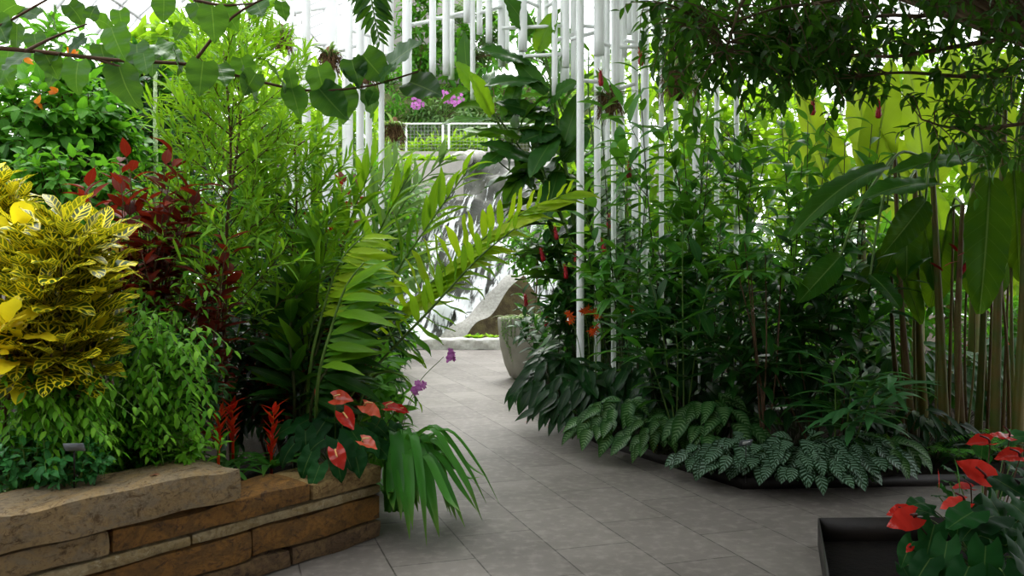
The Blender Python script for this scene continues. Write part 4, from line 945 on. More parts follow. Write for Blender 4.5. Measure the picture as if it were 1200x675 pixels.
# ------------------------------------------------------------------ bananas / heliconias
def bananaleaf(par, base, p0, p1, W, mat, face, bend=.25, petr=.012, curl=.3, tear=0.0):
    """one blade from stalk end p0 to tip p1; face = upper-surface normal hint"""
    p0, p1 = np.asarray(p0, float), np.asarray(p1, float); ax = p1 - p0; L = np.linalg.norm(ax); d = ax / L; face = nrm(np.asarray(face, float) - d * np.dot(face, d)); x = np.cross(d, face)
    m = MB(); n, c = 26, 9; vs = []; a = []
    for i in range(n + 1):
        t = i / n; w = W * (sin(pi * min(1, t * .96 + .035)) ** .55) * (1 - .25 * t); mid = p0 + ax * t + face * bend * L * (t * (1 - t)) * 1.0
        for j in range(c):
            u = 2 * j / (c - 1) - 1; wv = .03 * W * sin(t * 46 + j) * abs(u) + .06 * W * sin(t * 9 + (2 if u > 0 else 0)) * abs(u)
            vs.append(mid + x * u * w * .5 * cos(curl * abs(u)) + face * (abs(u) * w * .5 * (.35 - curl * abs(u) * .7) + wv)); a.append(((u + 1) / 2, t, 0))
    a = np.array(a); a[:, 2] = R.random()
    q = [[i * c + j, i * c + j + 1, (i + 1) * c + j + 1, (i + 1) * c + j] for i in range(n) for j in range(c - 1)]
    m.add(vs, q, None, a); lf = m.build('leaf', M[mat], par)
    m = MB()
    rib = [p0 + ax * t + face * (bend * L * t * (1 - t) - .006) for t in np.linspace(0, .97, 12)]
    st = bez([base, np.asarray(base) * .35 + p0 * .65 + V(0, 0, .1), p0], 8)[:-1]
    m.tube(np.vstack([st, rib]), petr, .003, 6); m.build('stalk', M['stem_green'], lf)
    return lf
def cane(par, b, top, r, mat='cane'):
    m = MB(); b, top = np.asarray(b, float), np.asarray(top, float); m.tube(bez([b, b * .5 + top * .5 + NR.uniform(-.04, .04, 3), top], 14), r, r * .45, 9); return m.build('cane', M[mat], par)
def heliconia():
    t = thing('heliconia', 'heliconia clump with thick canes and a huge dark green paddle leaf', 'heliconia', G(1120, 6.9, .08))
    C = [(1108, 6.9, 1092, 190, .042, 'cane'), (1128, 6.8, 1128, 240, .036, 'cane_brown'), (1165, 6.7, 1178, 120, .04, 'cane'), (1190, 6.6, 1200, 110, .045, 'cane'), (1085, 7.2, 1072, 200, .04, 'cane'), (1145, 7.2, 1150, 180, .034, 'cane'),
         (1072, 7.0, 1048, 180, .03, 'cane_brown'), (1060, 7.3, 1045, 260, .025, 'cane_brown'), (1205, 7.1, 1215, 130, .036, 'cane')]
    tops = []
    for (px, Y, tx, ty, r, mt) in C:
        b = G(px, Y, .06); tp = P(tx, ty, Y); cane(t, b, tp, r, mt); tops.append(tp)
    bananaleaf(t, tops[5], P(1160, 208, 6.3), P(1148, 368, 6.1), .37, 'banana', (-.15, -1, .25), .08)                      # the hanging paddle
    bananaleaf(t, tops[0], P(1040, 195, 6.5), P(925, 280, 6.0), .26, 'banana', (-.2, -.6, .8), .35)
    bananaleaf(t, tops[2], P(1150, 190, 6.4), P(1040, 205, 5.9), .24, 'banana', (0, -.55, .8), .22)
    bananaleaf(t, tops[0], P(1085, 235, 6.6), P(1035, 298, 6.4), .27, 'banana', (.2, -.9, .5), .2)
    bananaleaf(t, tops[4], P(1060, 245, 6.9), P(1062, 330, 6.9), .3, 'banana', (0, -1, .3), .15)
    bananaleaf(t, tops[1], P(1108, 270, 7.1), P(1090, 360, 7.1), .34, 'banana', (-.3, -1, .2), .12)
    bananaleaf(t, tops[6], P(1020, 322, 6.7), P(1055, 362, 6.5), .22, 'banana', (.3, -.9, .6), .2)
    bananaleaf(t, tops[6], P(985, 300, 6.6), P(935, 355, 6.4), .24, 'banana', (.1, -.9, .5), .3)
    bananaleaf(t, tops[3], P(1188, 200, 6.6), P(1195, 330, 6.7), .3, 'banana', (-.4, -1, .2), .12)
    bananaleaf(t, tops[0], P(1100, 215, 6.8), P(1010, 235, 6.6), .3, 'banana', (0, -.5, .9), .25)
    for (k, a, b, W, f) in ((6, (1060, 260), (1030, 330), .2, (.2, -1, .3)), (4, (1080, 250), (1095, 340), .22, (-.2, -1, .2)), (1, (1115, 250), (1140, 350), .2, (-.4, -1, .1)), (5, (1150, 250), (1120, 330), .24, (.3, -1, .2)), (3, (1190, 260), (1165, 350), .22, (.3, -1, .2)),
                            (7, (1050, 300), (1080, 380), .2, (-.2, -1, .4)), (6, (1040, 240), (985, 260), .22, (0, -.6, .8)), (8, (1205, 240), (1225, 340), .26, (-.3, -1, .2)), (2, (1165, 170), (1100, 190), .26, (0, -.6, .8)), (5, (1185, 190), (1240, 230), .3, (0, -.6, .8)), (7, (1045, 290), (1000, 345), .2, (.3, -.8, .5))):
        bananaleaf(t, tops[k], P(a[0], a[1], 7.2), P(b[0], b[1], 7.0), W, 'banana', f, .18)
    for i in range(16):
        x = R.uniform(1040, 1205); Y = R.uniform(6.6, 7.8); cane(t, G(x + R.uniform(-12, 12), Y, .06), P(x, R.uniform(200, 330), Y), R.uniform(.010, .02), R.choice(['cane', 'cane_brown']))
    for k, (x, y, Y) in enumerate(((1105, 318, 6.7), (1128, 322, 6.7), (1122, 300, 6.75))):
        m = MB(); p = P(x, y, Y); m.leaf(fBract[1], p, V(-.6 + .7 * k, -.2, .35), V(0, 0, 1), .16); m.leaf(fBract[2], p + V(0, 0, .03), V(.6 - .5 * k, -.2, .4), V(0, 0, 1), .13); m.build('flower_bract', M['conered'], t)
heliconia()
def banana_back():
    t = thing('banana_plant', 'banana plant with tall glowing yellow-green leaves against the bright glass', 'banana plant', G(1030, 9.6, .06))
    tp = []
    for (px, Y, tx, ty, r) in ((1010, 9.6, 1010, 240, .08), (1075, 9.7, 1078, 230, .08), (1140, 9.8, 1140, 220, .08), (970, 9.8, 968, 250, .06)):
        b = G(px, Y, .06); q = P(tx, ty, Y); cane(t, b, q, r); tp.append(q)
    for (k, a, b, W, f) in ((0, (1015, 225), (1000, 60), .62, (.3, -1, .1)), (0, (1020, 230), (1045, 70), .6, (-.5, -1, .1)), (1, (1085, 220), (1062, 60), .62, (.2, -1, 0)), (1, (1090, 220), (1118, 55), .66, (-.2, -1, .1)),
                            (2, (1135, 215), (1185, 60), .7, (-.4, -1, .2)), (2, (1150, 220), (1235, 110), .6, (-.3, -1, .5)), (3, (975, 240), (930, 80), .5, (.3, -1, .2)), (3, (970, 245), (915, 150), .45, (.2, -1, .5)), (1, (1080, 228), (1030, 150), .5, (.2, -.9, .5)),
                            (0, (1000, 235), (950, 130), .5, (.3, -.9, .3)), (2, (1150, 220), (1150, 40), .6, (0, -1, .1))):
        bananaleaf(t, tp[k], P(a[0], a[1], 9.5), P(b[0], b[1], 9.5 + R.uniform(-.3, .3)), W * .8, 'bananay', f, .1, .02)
banana_back()
def banana_two():
    t = thing('banana_plant', 'lower banana plant with pale green leaves glowing between the canes', 'banana plant', G(1090, 11.5, .06)); q = []
    for (px, tx, ty) in ((1060, 1062, 330), (1110, 1112, 320), (1170, 1172, 330)):
        b = G(px, 11.5, .06); c = P(tx, ty, 11.5); cane(t, b, c, .07); q.append(c)
    for (k, a, b, W) in ((0, (1058, 325), (1030, 220), .6), (0, (1065, 330), (1075, 215), .6), (1, (1108, 318), (1095, 220), .6), (1, (1115, 320), (1145, 240), .6), (2, (1172, 328), (1190, 220), .7), (2, (1168, 330), (1140, 270), .6), (0, (1055, 330), (1010, 300), .5), (2, (1178, 330), (1215, 300), .5)):
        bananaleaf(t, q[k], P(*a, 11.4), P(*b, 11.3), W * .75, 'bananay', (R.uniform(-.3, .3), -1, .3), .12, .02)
banana_two()

# ------------------------------------------------------------------ big-leaved ginger in the middle distance
def tallginger():
    t = thing('tall_ginger', 'tall ginger with large dark leaves in front of the hanging tubes', 'ginger plant', G(700, 9.9, .06))
    S = [([(705, 330), (680, 210), (655, 120), (632, 60)], 9.6, .74, 15, .3), ([(700, 360), (650, 240), (600, 160), (548, 92)], 9.6, .7, 16, .3), ([(690, 370), (668, 280), (640, 210), (610, 150)], 9.4, .66, 13, .25),
         ([(720, 320), (690, 220), (668, 150), (650, 100)], 10, .75, 13, .25), ([(680, 360), (660, 300), (630, 230), (585, 190)], 9.5, .62, 12, .3), ([(715, 300), (700, 200), (690, 120), (690, 60)], 10.2, .8, 12, .3), ([(710, 320), (690, 260), (650, 220), (620, 205)], 9.5, .6, 11, .3)]
    for (pp, Y, L, n, s0) in S:
        ml, ms = MB(), MB(); path = bez([G(705 + R.uniform(-10, 20), 9.9, .06)] + [P(x, y, Y) for x, y in pp], 24)
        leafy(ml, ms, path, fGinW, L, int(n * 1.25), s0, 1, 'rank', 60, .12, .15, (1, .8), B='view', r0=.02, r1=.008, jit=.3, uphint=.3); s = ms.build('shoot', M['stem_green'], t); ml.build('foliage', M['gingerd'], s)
tallginger()
def broadginger():
    t = thing('tall_ginger', 'broad-leaved ginger with glossy dark blades beside the first long white tube', 'ginger plant', G(690, 9.8, .06))
    st = []
    for pp in ([(680, 330), (668, 230), (655, 150), (640, 70), (625, 20)], [(665, 350), (640, 250), (605, 180), (575, 130), (550, 90)]):
        m = MB(); path = bez([G(692, 9.8, .06)] + [P(x, y, 9.55) for x, y in pp], 24); m.tube(path, .028, .01, 8); m.build('shoot', M['stem_green'], t); st.append(path)
    allp = np.vstack(st)
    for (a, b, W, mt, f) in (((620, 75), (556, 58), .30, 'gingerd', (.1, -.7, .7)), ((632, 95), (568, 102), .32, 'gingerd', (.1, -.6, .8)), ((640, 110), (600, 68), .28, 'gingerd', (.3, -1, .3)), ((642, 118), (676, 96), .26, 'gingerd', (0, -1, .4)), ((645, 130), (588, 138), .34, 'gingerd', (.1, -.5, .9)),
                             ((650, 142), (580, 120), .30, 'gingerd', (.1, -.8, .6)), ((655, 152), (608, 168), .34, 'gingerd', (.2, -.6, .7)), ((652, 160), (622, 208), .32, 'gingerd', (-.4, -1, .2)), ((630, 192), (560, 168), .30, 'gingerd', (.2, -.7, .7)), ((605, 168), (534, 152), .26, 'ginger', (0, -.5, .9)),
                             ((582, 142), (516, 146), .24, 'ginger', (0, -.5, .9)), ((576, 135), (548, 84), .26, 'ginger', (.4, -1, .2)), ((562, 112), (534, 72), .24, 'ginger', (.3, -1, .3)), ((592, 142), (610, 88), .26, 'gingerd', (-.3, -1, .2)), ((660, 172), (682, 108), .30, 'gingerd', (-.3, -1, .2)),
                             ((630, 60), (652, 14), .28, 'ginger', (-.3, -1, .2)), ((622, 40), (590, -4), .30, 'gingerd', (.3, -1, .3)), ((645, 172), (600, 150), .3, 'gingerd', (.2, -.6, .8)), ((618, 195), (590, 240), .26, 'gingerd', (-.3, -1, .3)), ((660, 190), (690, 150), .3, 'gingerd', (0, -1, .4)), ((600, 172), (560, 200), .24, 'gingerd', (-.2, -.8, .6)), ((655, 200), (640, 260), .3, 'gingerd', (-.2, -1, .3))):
        p0 = P(a[0], a[1], 9.5); h = allp[np.argmin(((allp - p0) ** 2).sum(1))]
        bananaleaf(t, h - V(0, 0, .05), p0, P(b[0], b[1], 9.5 + R.uniform(-.5, .2)), W, mt, f, .2, .008, .35)
broadginger()

# ------------------------------------------------------------------ low plants along the edging
def rosette(name, label, base, n, L, fam, mat, cat='foliage plant', group=None, tilt=(.2, 1.2), face=V(0, -.5, .8), spread=.0, hgt=.1, stalk=.12, bias=V(0, 0, 0)):
    t = thing(name, label, cat, base, group); base = np.asarray(base, float); ml, ms = MB(), MB()
    for i in range(n):
        az = i * 2.399; f = i / n; e = tilt[1] + (tilt[0] - tilt[1]) * f; out = V(cos(az), sin(az), 0)
        p = base + out * (stalk * (.3 + f) + spread * f) + V(0, 0, hgt * (1.1 - f * .8) * R.uniform(.8, 1.2))
        d = out + V(0, 0, e * .5) + bias + NR.uniform(-.2, .2, 3); ms.tube(bez([base, base * .4 + p * .6 + V(0, 0, .03), p], 5), .004, .003, 4, False)
        ml.leaf(R.choice(fam), p, d, V(0, 0, 1) * .7 + face * .5 + out * .1, L * R.uniform(.8, 1.15))
    ml.build('foliage', M[mat], t); ms.build('stems', M['stem_dark'], t)
def peacock(label, px, Y, n, rx, h, L, mat='peacock', fam=None, rname='peacock_plant', grp='peacock plants along the edging', z=.08):
    b = G(px, Y, z); t = thing(rname, label, 'foliage plant', b, grp); ml, ms = MB(), MB()
    for i in range(n):
        q = rball(); a = R.uniform(pi * .8, pi * 2.2); rr_ = R.random() ** .6
        p = b + V(cos(a) * rx * rr_, sin(a) * rx * .75 * rr_, h * math.sqrt(max(0, 1 - rr_ ** 2 * .85)) * R.uniform(.75, 1.05))
        out = V(cos(a) * rr_, sin(a) * rr_ - .25, -.05 - .75 * rr_); ms.tube(bez([b + V(NR.uniform(-.06, .06), NR.uniform(-.05, .05), 0), b * .5 + p * .5, p], 4), .003, .002, 3, False)
        ml.leaf(R.choice(fam or fPeac), p, out + NR.uniform(-.35, .35, 3), V(0, -.45, .85), L * R.uniform(.8, 1.2))
    ml.build('foliage', M[mat], t); ms.build('stems', M['stem_dark'], t)
peacock('peacock plant with white-veined leaves, behind the small grey label', 878, 6.22, 90, .36, .26, .14)
peacock('largest peacock plant, mounded over the edging in front of the slim palm', 942, 6.12, 150, .45, .28, .14)
peacock('peacock plant at the corner of the edging by the plain leaves', 1000, 6.25, 80, .34, .28, .145)
peacock('peacock plant trailing over the edging left of the grey label', 838, 6.4, 60, .27, .2, .13)
peacock('olive dieffenbachia with plain dull leaves at the bed corner', 1030, 6.3, 40, .28, .3, .19, 'striped', fStr, 'striped_plant', 'striped foliage plants')
peacock('striped foliage plant with large pale-ribbed leaves behind the peacock plants', 838, 6.7, 44, .32, .5, .23, 'striped', fStr, 'striped_plant', 'striped foliage plants')
peacock('striped foliage plant with dark lance leaves spreading over the paving', 735, 7.25, 70, .42, .4, .21, 'striped', fStr, 'striped_plant', 'striped foliage plants')
peacock('low striped foliage plant beside the yellow dying leaf', 778, 6.95, 50, .34, .32, .18, 'striped', fStr, 'striped_plant', 'striped foliage plants')
m = MB(); m.leaf(fStr[3], P(766, 514, 7.0), V(.1, -.2, -1), V(0, -1, .2), .13); M['yellowdead'] = leafM('yellow_dying_leaf', '#c09a1c', '#d0ae2c', .3, .5, .3, .1); o = m.build('dying_leaf', M['yellowdead']); tag(o, 'single yellow dying leaf hanging at the edging', 'leaf')
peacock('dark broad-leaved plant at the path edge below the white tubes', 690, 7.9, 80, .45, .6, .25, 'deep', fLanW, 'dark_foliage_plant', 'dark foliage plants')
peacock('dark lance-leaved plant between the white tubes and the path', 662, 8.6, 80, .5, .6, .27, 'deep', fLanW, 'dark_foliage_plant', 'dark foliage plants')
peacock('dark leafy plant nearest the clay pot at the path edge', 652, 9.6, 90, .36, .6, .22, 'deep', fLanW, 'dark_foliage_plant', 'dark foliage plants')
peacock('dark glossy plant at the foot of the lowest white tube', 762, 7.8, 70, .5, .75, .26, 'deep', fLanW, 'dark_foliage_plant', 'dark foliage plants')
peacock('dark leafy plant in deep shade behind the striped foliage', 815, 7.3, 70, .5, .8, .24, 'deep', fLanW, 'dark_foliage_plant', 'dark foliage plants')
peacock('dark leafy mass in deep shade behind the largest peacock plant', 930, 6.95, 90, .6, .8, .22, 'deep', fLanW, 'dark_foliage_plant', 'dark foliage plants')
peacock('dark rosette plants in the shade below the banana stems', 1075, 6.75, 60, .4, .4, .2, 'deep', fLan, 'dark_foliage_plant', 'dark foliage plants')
peacock('mid-green leafy plant on the ground between the banana canes', 1120, 7.9, 70, .7, .7, .26, 'costusd', fLanW, 'dark_foliage_plant', 'dark foliage plants')
peacock('mid-green leafy plant on the ground at the right edge behind the canes', 1190, 8.6, 80, .7, .8, .26, 'costusd', fLanW, 'dark_foliage_plant', 'dark foliage plants')
peacock('dark leafy plant behind the drooping narrow-leaved palm', 1055, 7.7, 70, .6, .8, .24, 'costusd', fLanW, 'dark_foliage_plant', 'dark foliage plants')
rosette('bromeliad', 'dark bromeliad rosette against the steel edging under the banana canes', G(1095, 6.55, .08), 24, .3, fPalm, 'deep', 'bromeliad', None, (.2, 1.6))
rosette('bromeliad', 'dark bromeliad rosette beside the fern at the bed edge', G(1140, 6.6, .08), 20, .28, fPalm, 'deep', 'bromeliad', None, (.2, 1.6))
def fern(label, base, n, L, mat='fern', name='fern', fr=None):
    t = thing(name, label, 'fern', base); base = np.asarray(base, float); ml, ms = MB(), MB()
    for i in range(n):
        az = i * 2.399; d = V(cos(az), sin(az) - .3, 0) if fr is None else V(*fr); l = L * R.uniform(.8, 1.1)
        path = bez([base, base + d * l * .4 + V(0, 0, l * .5), base + d * l * .9 + V(0, 0, l * .45)], 14)
        leafy(ml, ms, path, fNar, L * .28, 44, .15, 1, 'rank', 72, .05, .1, (.7, .3), r0=.003, r1=.001, jit=.06, k=3, uphint=.1)
    ml.build('foliage', M[mat], t); ms.build('stems', M['stem_green'], t)
fern('bright green fern below the thick banana canes', G(1152, 6.7, .08), 9, .42)
fern('small fern low beside the bromeliads at the steel edging', G(1120, 6.5, .08), 9, .3)
t = thing('plant_label', 'small grey plant label standing among the peacock plant leaves', 'plant label', P(872, 545, 6.0) * V(1, 1, 0) + V(0, 0, .08)); c = P(874, 519, 5.98)
m = MB(); m.bar(V(c[0], c[1], .08), c, .006); m.build('stake', M['steel'], t, False)
m = MB(); m.box(c, (.085, .004, .06), [V(1, 0, .1), nrm(V(0, .75, .65)), nrm(V(0, -.65, .75))]); pl = m.build('plate', M['label'], t, False)
m = MB()
for k in range(3): m.box(c + V(-.005 * k, -.0033 + .0 * k, .0) + nrm(V(0, .75, .65)) * -.0035 + nrm(V(0, -.65, .75)) * (.016 - .011 * k), (.05 - .012 * k, .001, .005 if k else .009), [V(1, 0, .1), nrm(V(0, .75, .65)), nrm(V(0, -.65, .75))])
m.build('lettering', M['white'], pl, False)
# orange flowers
def orange(label, px, py, Y, bpx):
    b = G(bpx, Y + .1, .06); t = thing('orange_orchid', label, 'orchid', b, 'orange orchids in the shady bed'); p = P(px, py, Y); m = MB(); m.tube(bez([b, b * .4 + p * .6 + V(.02, 0, .08), p], 10), .005, .003, 5); m.build('stem', M['stem_green'], t)
    for q in cluster(p, .035, 6):
        m = MB()
        for i in range(5):
            a = i * 1.257 + R.random(); m.leaf(fLan[0], q, V(cos(a), -.3, sin(a)), V(0, -1, .2), .045)
        m.build('flower', M['orange_fl'], t)
    m = MB()
    for i in range(7): a = i * 2.4; m.leaf(R.choice(fStrap), b, V(cos(a), sin(a), 1.4), V(0, 0, 1), .35)
    m.build('foliage', M['strap'], t)
orange('orange orchid spray, highest of the group before the white tubes', 685, 362, 8.35, 692)
orange('orange orchid spray furthest left of the orange group', 669, 372, 8.3, 690)
orange('orange orchid spray against the thick white tube', 699, 368, 8.3, 694)
orange('lowest orange orchid spray of the orange group', 695, 386, 8.25, 696)
orange('orange orchid spray alone between two white tubes', 739, 360, 8.1, 742)

# ------------------------------------------------------------------ clay pot
def pot():
    Y = 12.6; c = G(624, Y, 0); t = thing('clay_pot', 'tall rounded grey clay pot beside the path near the waterfall', 'plant pot', c); h = pz(372, Y)
    r = 41 * Y / F; prf = [(.001, .0), (r * .55, 0), (r * .66, .04), (r * .80, .2), (r * .92, .45), (r * .98, .7), (r, h - .02), (r * .99, h), (r * .92, h), (r * .9, h - .08), (.001, h - .08)]
    m = MB(); m.lathe(prf, c, 40); m.build('pot_body', M['pot'], t)
    m = MB(); ml = MB(); tp = P(629, 290, Y); b = c + V(0, 0, h - .08); pth = bez([b, b * .5 + tp * .5 + V(.03, 0, 0), tp], 10)
    q = thing('potted_tree', 'small leafy tree with a thin trunk growing in the clay pot', 'tree', b); m.tube(pth, .018, .01, 6)
    for i in range(70):
        pos = P(R.gauss(612, 19), R.gauss(300, 17), Y + R.uniform(-.3, .3)); d = NR.uniform(-1, 1, 3)
        pp = bez([tp + V(0, 0, -.1), tp * .4 + pos * .6 + V(0, 0, .03), pos], 6)
        leafy(ml, m, pp, fOvB, .11, 6, .5, 1, 'spiral', 70, .25, r0=.004, r1=.002, k=3)
    ml.build('foliage', M['mid'], q); m.build('trunk', M['bark'], q)
    q = thing('spider_plant', 'white-striped spider plant spilling over the rim of the clay pot', 'spider plant', b + V(.1, -.15, 0)); m = MB()
    M['spider'] = leafM('cream_edged_leaf', '#6f8f4a', '#86a560', .3, .45, .4, 0, 'margin', '#e8e6cc')
    for i in range(90):
        az = R.uniform(0, 6.28); o_ = V(cos(az), sin(az), 0) * R.uniform(.05, .3); m.leaf(R.choice(fStrap), b + o_, V(cos(az), sin(az), 1.2), V(0, 0, 1), R.uniform(.25, .4))
    m.build('foliage', M['spider'], q)
    q = thing('trailing_vine', 'string of small pale leaves trailing down the side of the clay pot', 'vine', c + V(-r * .8, -r * .55, h)); m, ms = MB(), MB()
    for k in range(5):
        an = rad(212 + 7 * k); e = V(cos(an), sin(an), 0); pts = [c + e * (r * (1.02 if f < .5 else 1.02 - (f - .5) * .55)) + V(0, 0, h * (1 - f * (.5 + .08 * (k % 3) * 2)) + .015) for f in np.linspace(0, 1, 12)]
        leafy(m, ms, np.array(pts), fOvB, .035, 44, 0, 1, 'spiral', 70, .2, r0=.003, r1=.002, k=3)
    m.build('foliage', M['gingerg'], q); ms.build('stems', M['stem_green'], q)
pot()

# ------------------------------------------------------------------ steel planter and red anthurium, near right
M['peat'] = plainM('black_peat', '#0b0908', '#15110e', .95, .1, 12, .8)
def planter():
    A = V(1.69, 4.87, 0); hgt = .15; a2 = V(1.28, 3.5, 0); B = V(3.4, 4.92, 0); c2 = V(3.0, 3.5, 0)
    t = thing('steel_planter', 'low black steel planter box set into the paving at the lower right', 'planter', A)
    m = MB()
    for p, q in ((A, a2), (A, B), (B, c2), (a2, c2)): m.bar(p + V(0, 0, hgt / 2), q + V(0, 0, hgt / 2), .008, hgt)
    m.build('steel_sides', M['steel'], t, False)
    m = MB(); m.quad(a2 + V(0, 0, .02), c2 + V(0, 0, .02), B + V(0, 0, .02), A + V(0, 0, .02)); m.build('soil', M['peat'], t, False)
planter()
def anthurium_right():
    b = G(1150, 4.2, .03); b = V(2.3, 4.3, .03)
    t = thing('anthurium', 'big anthurium with bright red waxy flowers in the black steel planter', 'anthurium', b)
    for (x, y, Yd, dx, dz, L) in ((1140, 600, 3.85, -.9, -.1, .23), (1165, 605, 3.9, -.8, .15, .3), (1085, 590, 4.1, -.7, .3, .17), (1110, 635, 3.9, -.4, -.8, .2), (1155, 640, 3.75, -.3, -.8, .24), (1185, 590, 4.0, .6, -.4, .24), (1120, 555, 4.3, -.5, .4, .17),
                                   (1165, 560, 4.2, .5, -.2, .22), (1190, 635, 3.8, .4, -.8, .24), (1095, 615, 4.0, -.5, -.7, .19), (1185, 540, 4.4, .7, .1, .22), (1150, 535, 4.5, -.2, .7, .18), (1135, 665, 3.7, -.6, -.5, .22), (1090, 655, 3.85, -.7, -.4, .2),
                                   (1175, 670, 3.6, .2, -.6, .22), (1110, 580, 4.2, -.3, .5, .16), (1200, 560, 4.2, .8, -.1, .22), (1070, 635, 4.0, -.7, -.5, .17), (1180, 515, 4.6, .6, .5, .2), (1160, 585, 4.0, .3, -.5, .22), (1125, 600, 4.1, -.3, -.8, .2), (1195, 655, 3.7, .5, -.6, .24), (1205, 600, 4.0, .7, -.5, .26)):
        bigleaf(t, b, P(x, y, Yd), V(dx, -.45, dz - .15), V(dx * .2 + R.uniform(-.4, .4), -.45, .8), L * .82, 'glossy', fHeart)
        bigleaf(t, b, P(x + R.uniform(-18, 22), y + R.uniform(0, 40), Yd + .15), V(-dx + R.uniform(-.5, .5), -.6, dz - .3), V(R.uniform(-.6, .6), -.5, .7), L * .7, 'glossy', fHeart)
    for (x, y, Yd, fc, td, L, bs) in ((1072, 605, 3.9, (.15, -.75, .55), (-.8, -.1, -.25), .14, 0), (1062, 600, 3.95, (-.1, -.6, .8), (-.7, -.2, .25), .09, 0), (1155, 560, 4.0, (-.15, -.9, .45), (-.7, -.1, .55), .14, 0), (1160, 520, 4.3, (-.1, -.4, .9), (-.95, -.1, .2), .12, 0),
                                      (1130, 588, 4.0, (0, -.4, .9), (-.9, -.15, .1), .12, 0), (1195, 535, 4.3, (-.1, -.5, .8), (-.8, 0, .1), .12, 0), (1138, 573, 4.1, (.1, -.25, .95), (-.95, 0, .35), .09, 0), (1183, 512, 4.5, (.2, -.3, .9), (-.8, 0, .5), .11, 0), (1068, 640, 3.95, (0, -.7, .6), (-.5, 0, -.6), .04, 0)):
        spathe(t, P(x, y, Yd), V(*fc), V(*td), L, 'spathe', 'spadixd', b, 'stem_brown')
    m = MB(); m.leaf(fNar[0], P(1100, 575, 4.0), V(.02, 0, 1), V(1, -1, 0), .1); m.build('bud', M['spathe'], t)['label'] = 'closed red flower bud'
    m = MB(); m.leaf(fNar[1], P(1124, 585, 4.1), V(0, 0, 1), V(1, -.6, 0), .2); m.build('young_leaf', M['strap'], t)
anthurium_right()

# ------------------------------------------------------------------ overhanging tree, top right
def tree_right():
    Y = 4.9; b = V(4.55, 6.7, .06); t = thing('overhanging_tree', 'tree with small dark leaves whose branches hang over the top right', 'tree', b)
    ms, ml = MB(), MB(); ms.tube(bez([b, b + V(.05, 0, 1.2), b + V(-.05, 0, 2.4), b + V(-.2, 0, 3.4)], 16), .09, .05, 10); hub = b + V(-.05, 0, 1.9); hub2 = b + V(-.2, 0, 3.0)
    main = [[hub, P(1230, 40, Y), P(1180, 45, Y), P(1100, 58, Y), P(1050, 66, Y), P(1000, 64, Y - .1), P(930, 60, Y - .1)], [hub2, P(1210, -30, Y), P(1100, 15, Y), P(1040, 18, Y), P(980, 25, Y), P(900, 40, Y)], [hub2, P(1220, -60, 4.6), P(1080, -25, 4.6), P(980, 0, 4.6), P(905, 11, 4.6), P(840, 35, 4.6)],
            [hub2, P(1150, -60, 5.4), P(1000, -60, 5.4), P(900, -30, 5.4), P(830, 10, 5.4), P(790, 60, 5.4)], [hub, P(1260, 80, Y), P(1150, 90, Y), P(1060, 85, Y), P(1010, 90, Y)], [hub, P(1280, 130, 5), P(1200, 145, 5), P(1120, 150, 5), P(1080, 140, 5)],
            [hub2, P(1100, -70, 4.4), P(960, -40, 4.4), P(880, -10, 4.4), P(850, 60, 4.4)], [hub2, P(1200, -80, 5.6), P(1100, -60, 5.6), P(950, -40, 5.6), P(870, -60, 5.6), P(790, -50, 5.6), P(740, -10, 5.6)]]
    paths = []
    for mp in main:
        p = bez(mp, 26); ms.tube(p, .02, .005, 6); paths.append(p)
    allp = np.vstack([p[5:] for p in paths])
    def spray(c, sx, sy, n, mat_l, L=.1):
        for i in range(n):
            p = P(R.gauss(c[0], sx), R.gauss(c[1], sy), R.uniform(4.3, 5.7)); h = allp[np.argmin(((allp - p) ** 2).sum(1))]
            dv = p - h; ln = np.linalg.norm(dv)
            if ln > .7: p = h + dv / ln * .7
            e = p + V(R.uniform(-.16, .16), R.uniform(-.16, .16), R.uniform(-.16, .04))
            leafy(mat_l, ms, bez([h, h * .4 + p * .6 + V(0, 0, .05), p, e], 8), fCan, L, 11, .25, 1, 'spiral', 66, .2, .3, (.9, .8), r0=.0045, r1=.0015, k=4, jit=.35, uphint=.2)
    for c, sx, sy, n in (((900, 45), 50, 32, 90), ((960, 60), 40, 35, 80), ((1040, 20), 70, 22, 48), ((1130, 20), 60, 25, 40), ((830, 30), 36, 35, 60), ((800, 50), 22, 30, 26), ((1000, 85), 40, 22, 16), ((1080, 110), 50, 25, 14), ((1150, 110), 45, 30, 26), ((1190, 100), 20, 30, 20), ((770, 20), 18, 18, 16), ((930, 90), 30, 20, 40), ((1000, -60), 150, 40, 60), ((1160, 180), 40, 18, 20)):
        spray(c, sx, sy, int(n * .62), ml)
    # extra crown sprays out of view, added to shade the path and right bed
    for i in range(540):
        p = V(R.uniform(-.7, 6.6), R.uniform(1.5, 11.6), 0); p[2] = max(3.3, 1.95 + .36 * p[1]) + R.uniform(0, 1.0 if p[1] > 4.2 else .55)
        h = hub2 + (p - hub2) * .45; e = p + NR.uniform(-.25, .25, 3)
        if i % 2 == 0: ms.tube(bez([hub2, h + V(0, 0, .3), p], 8), .02, .005, 5, False)
        leafy(ml, ms, bez([h * .4 + p * .6, p, e], 7), fCan, .3, 14, .1, 1, 'spiral', 66, .2, .3, r0=.004, r1=.002, k=3, jit=.4, uphint=.2)
    ml.build('foliage', M['canopyleaf'], t); ms.build('branches', M['bark'], t)
tree_right()
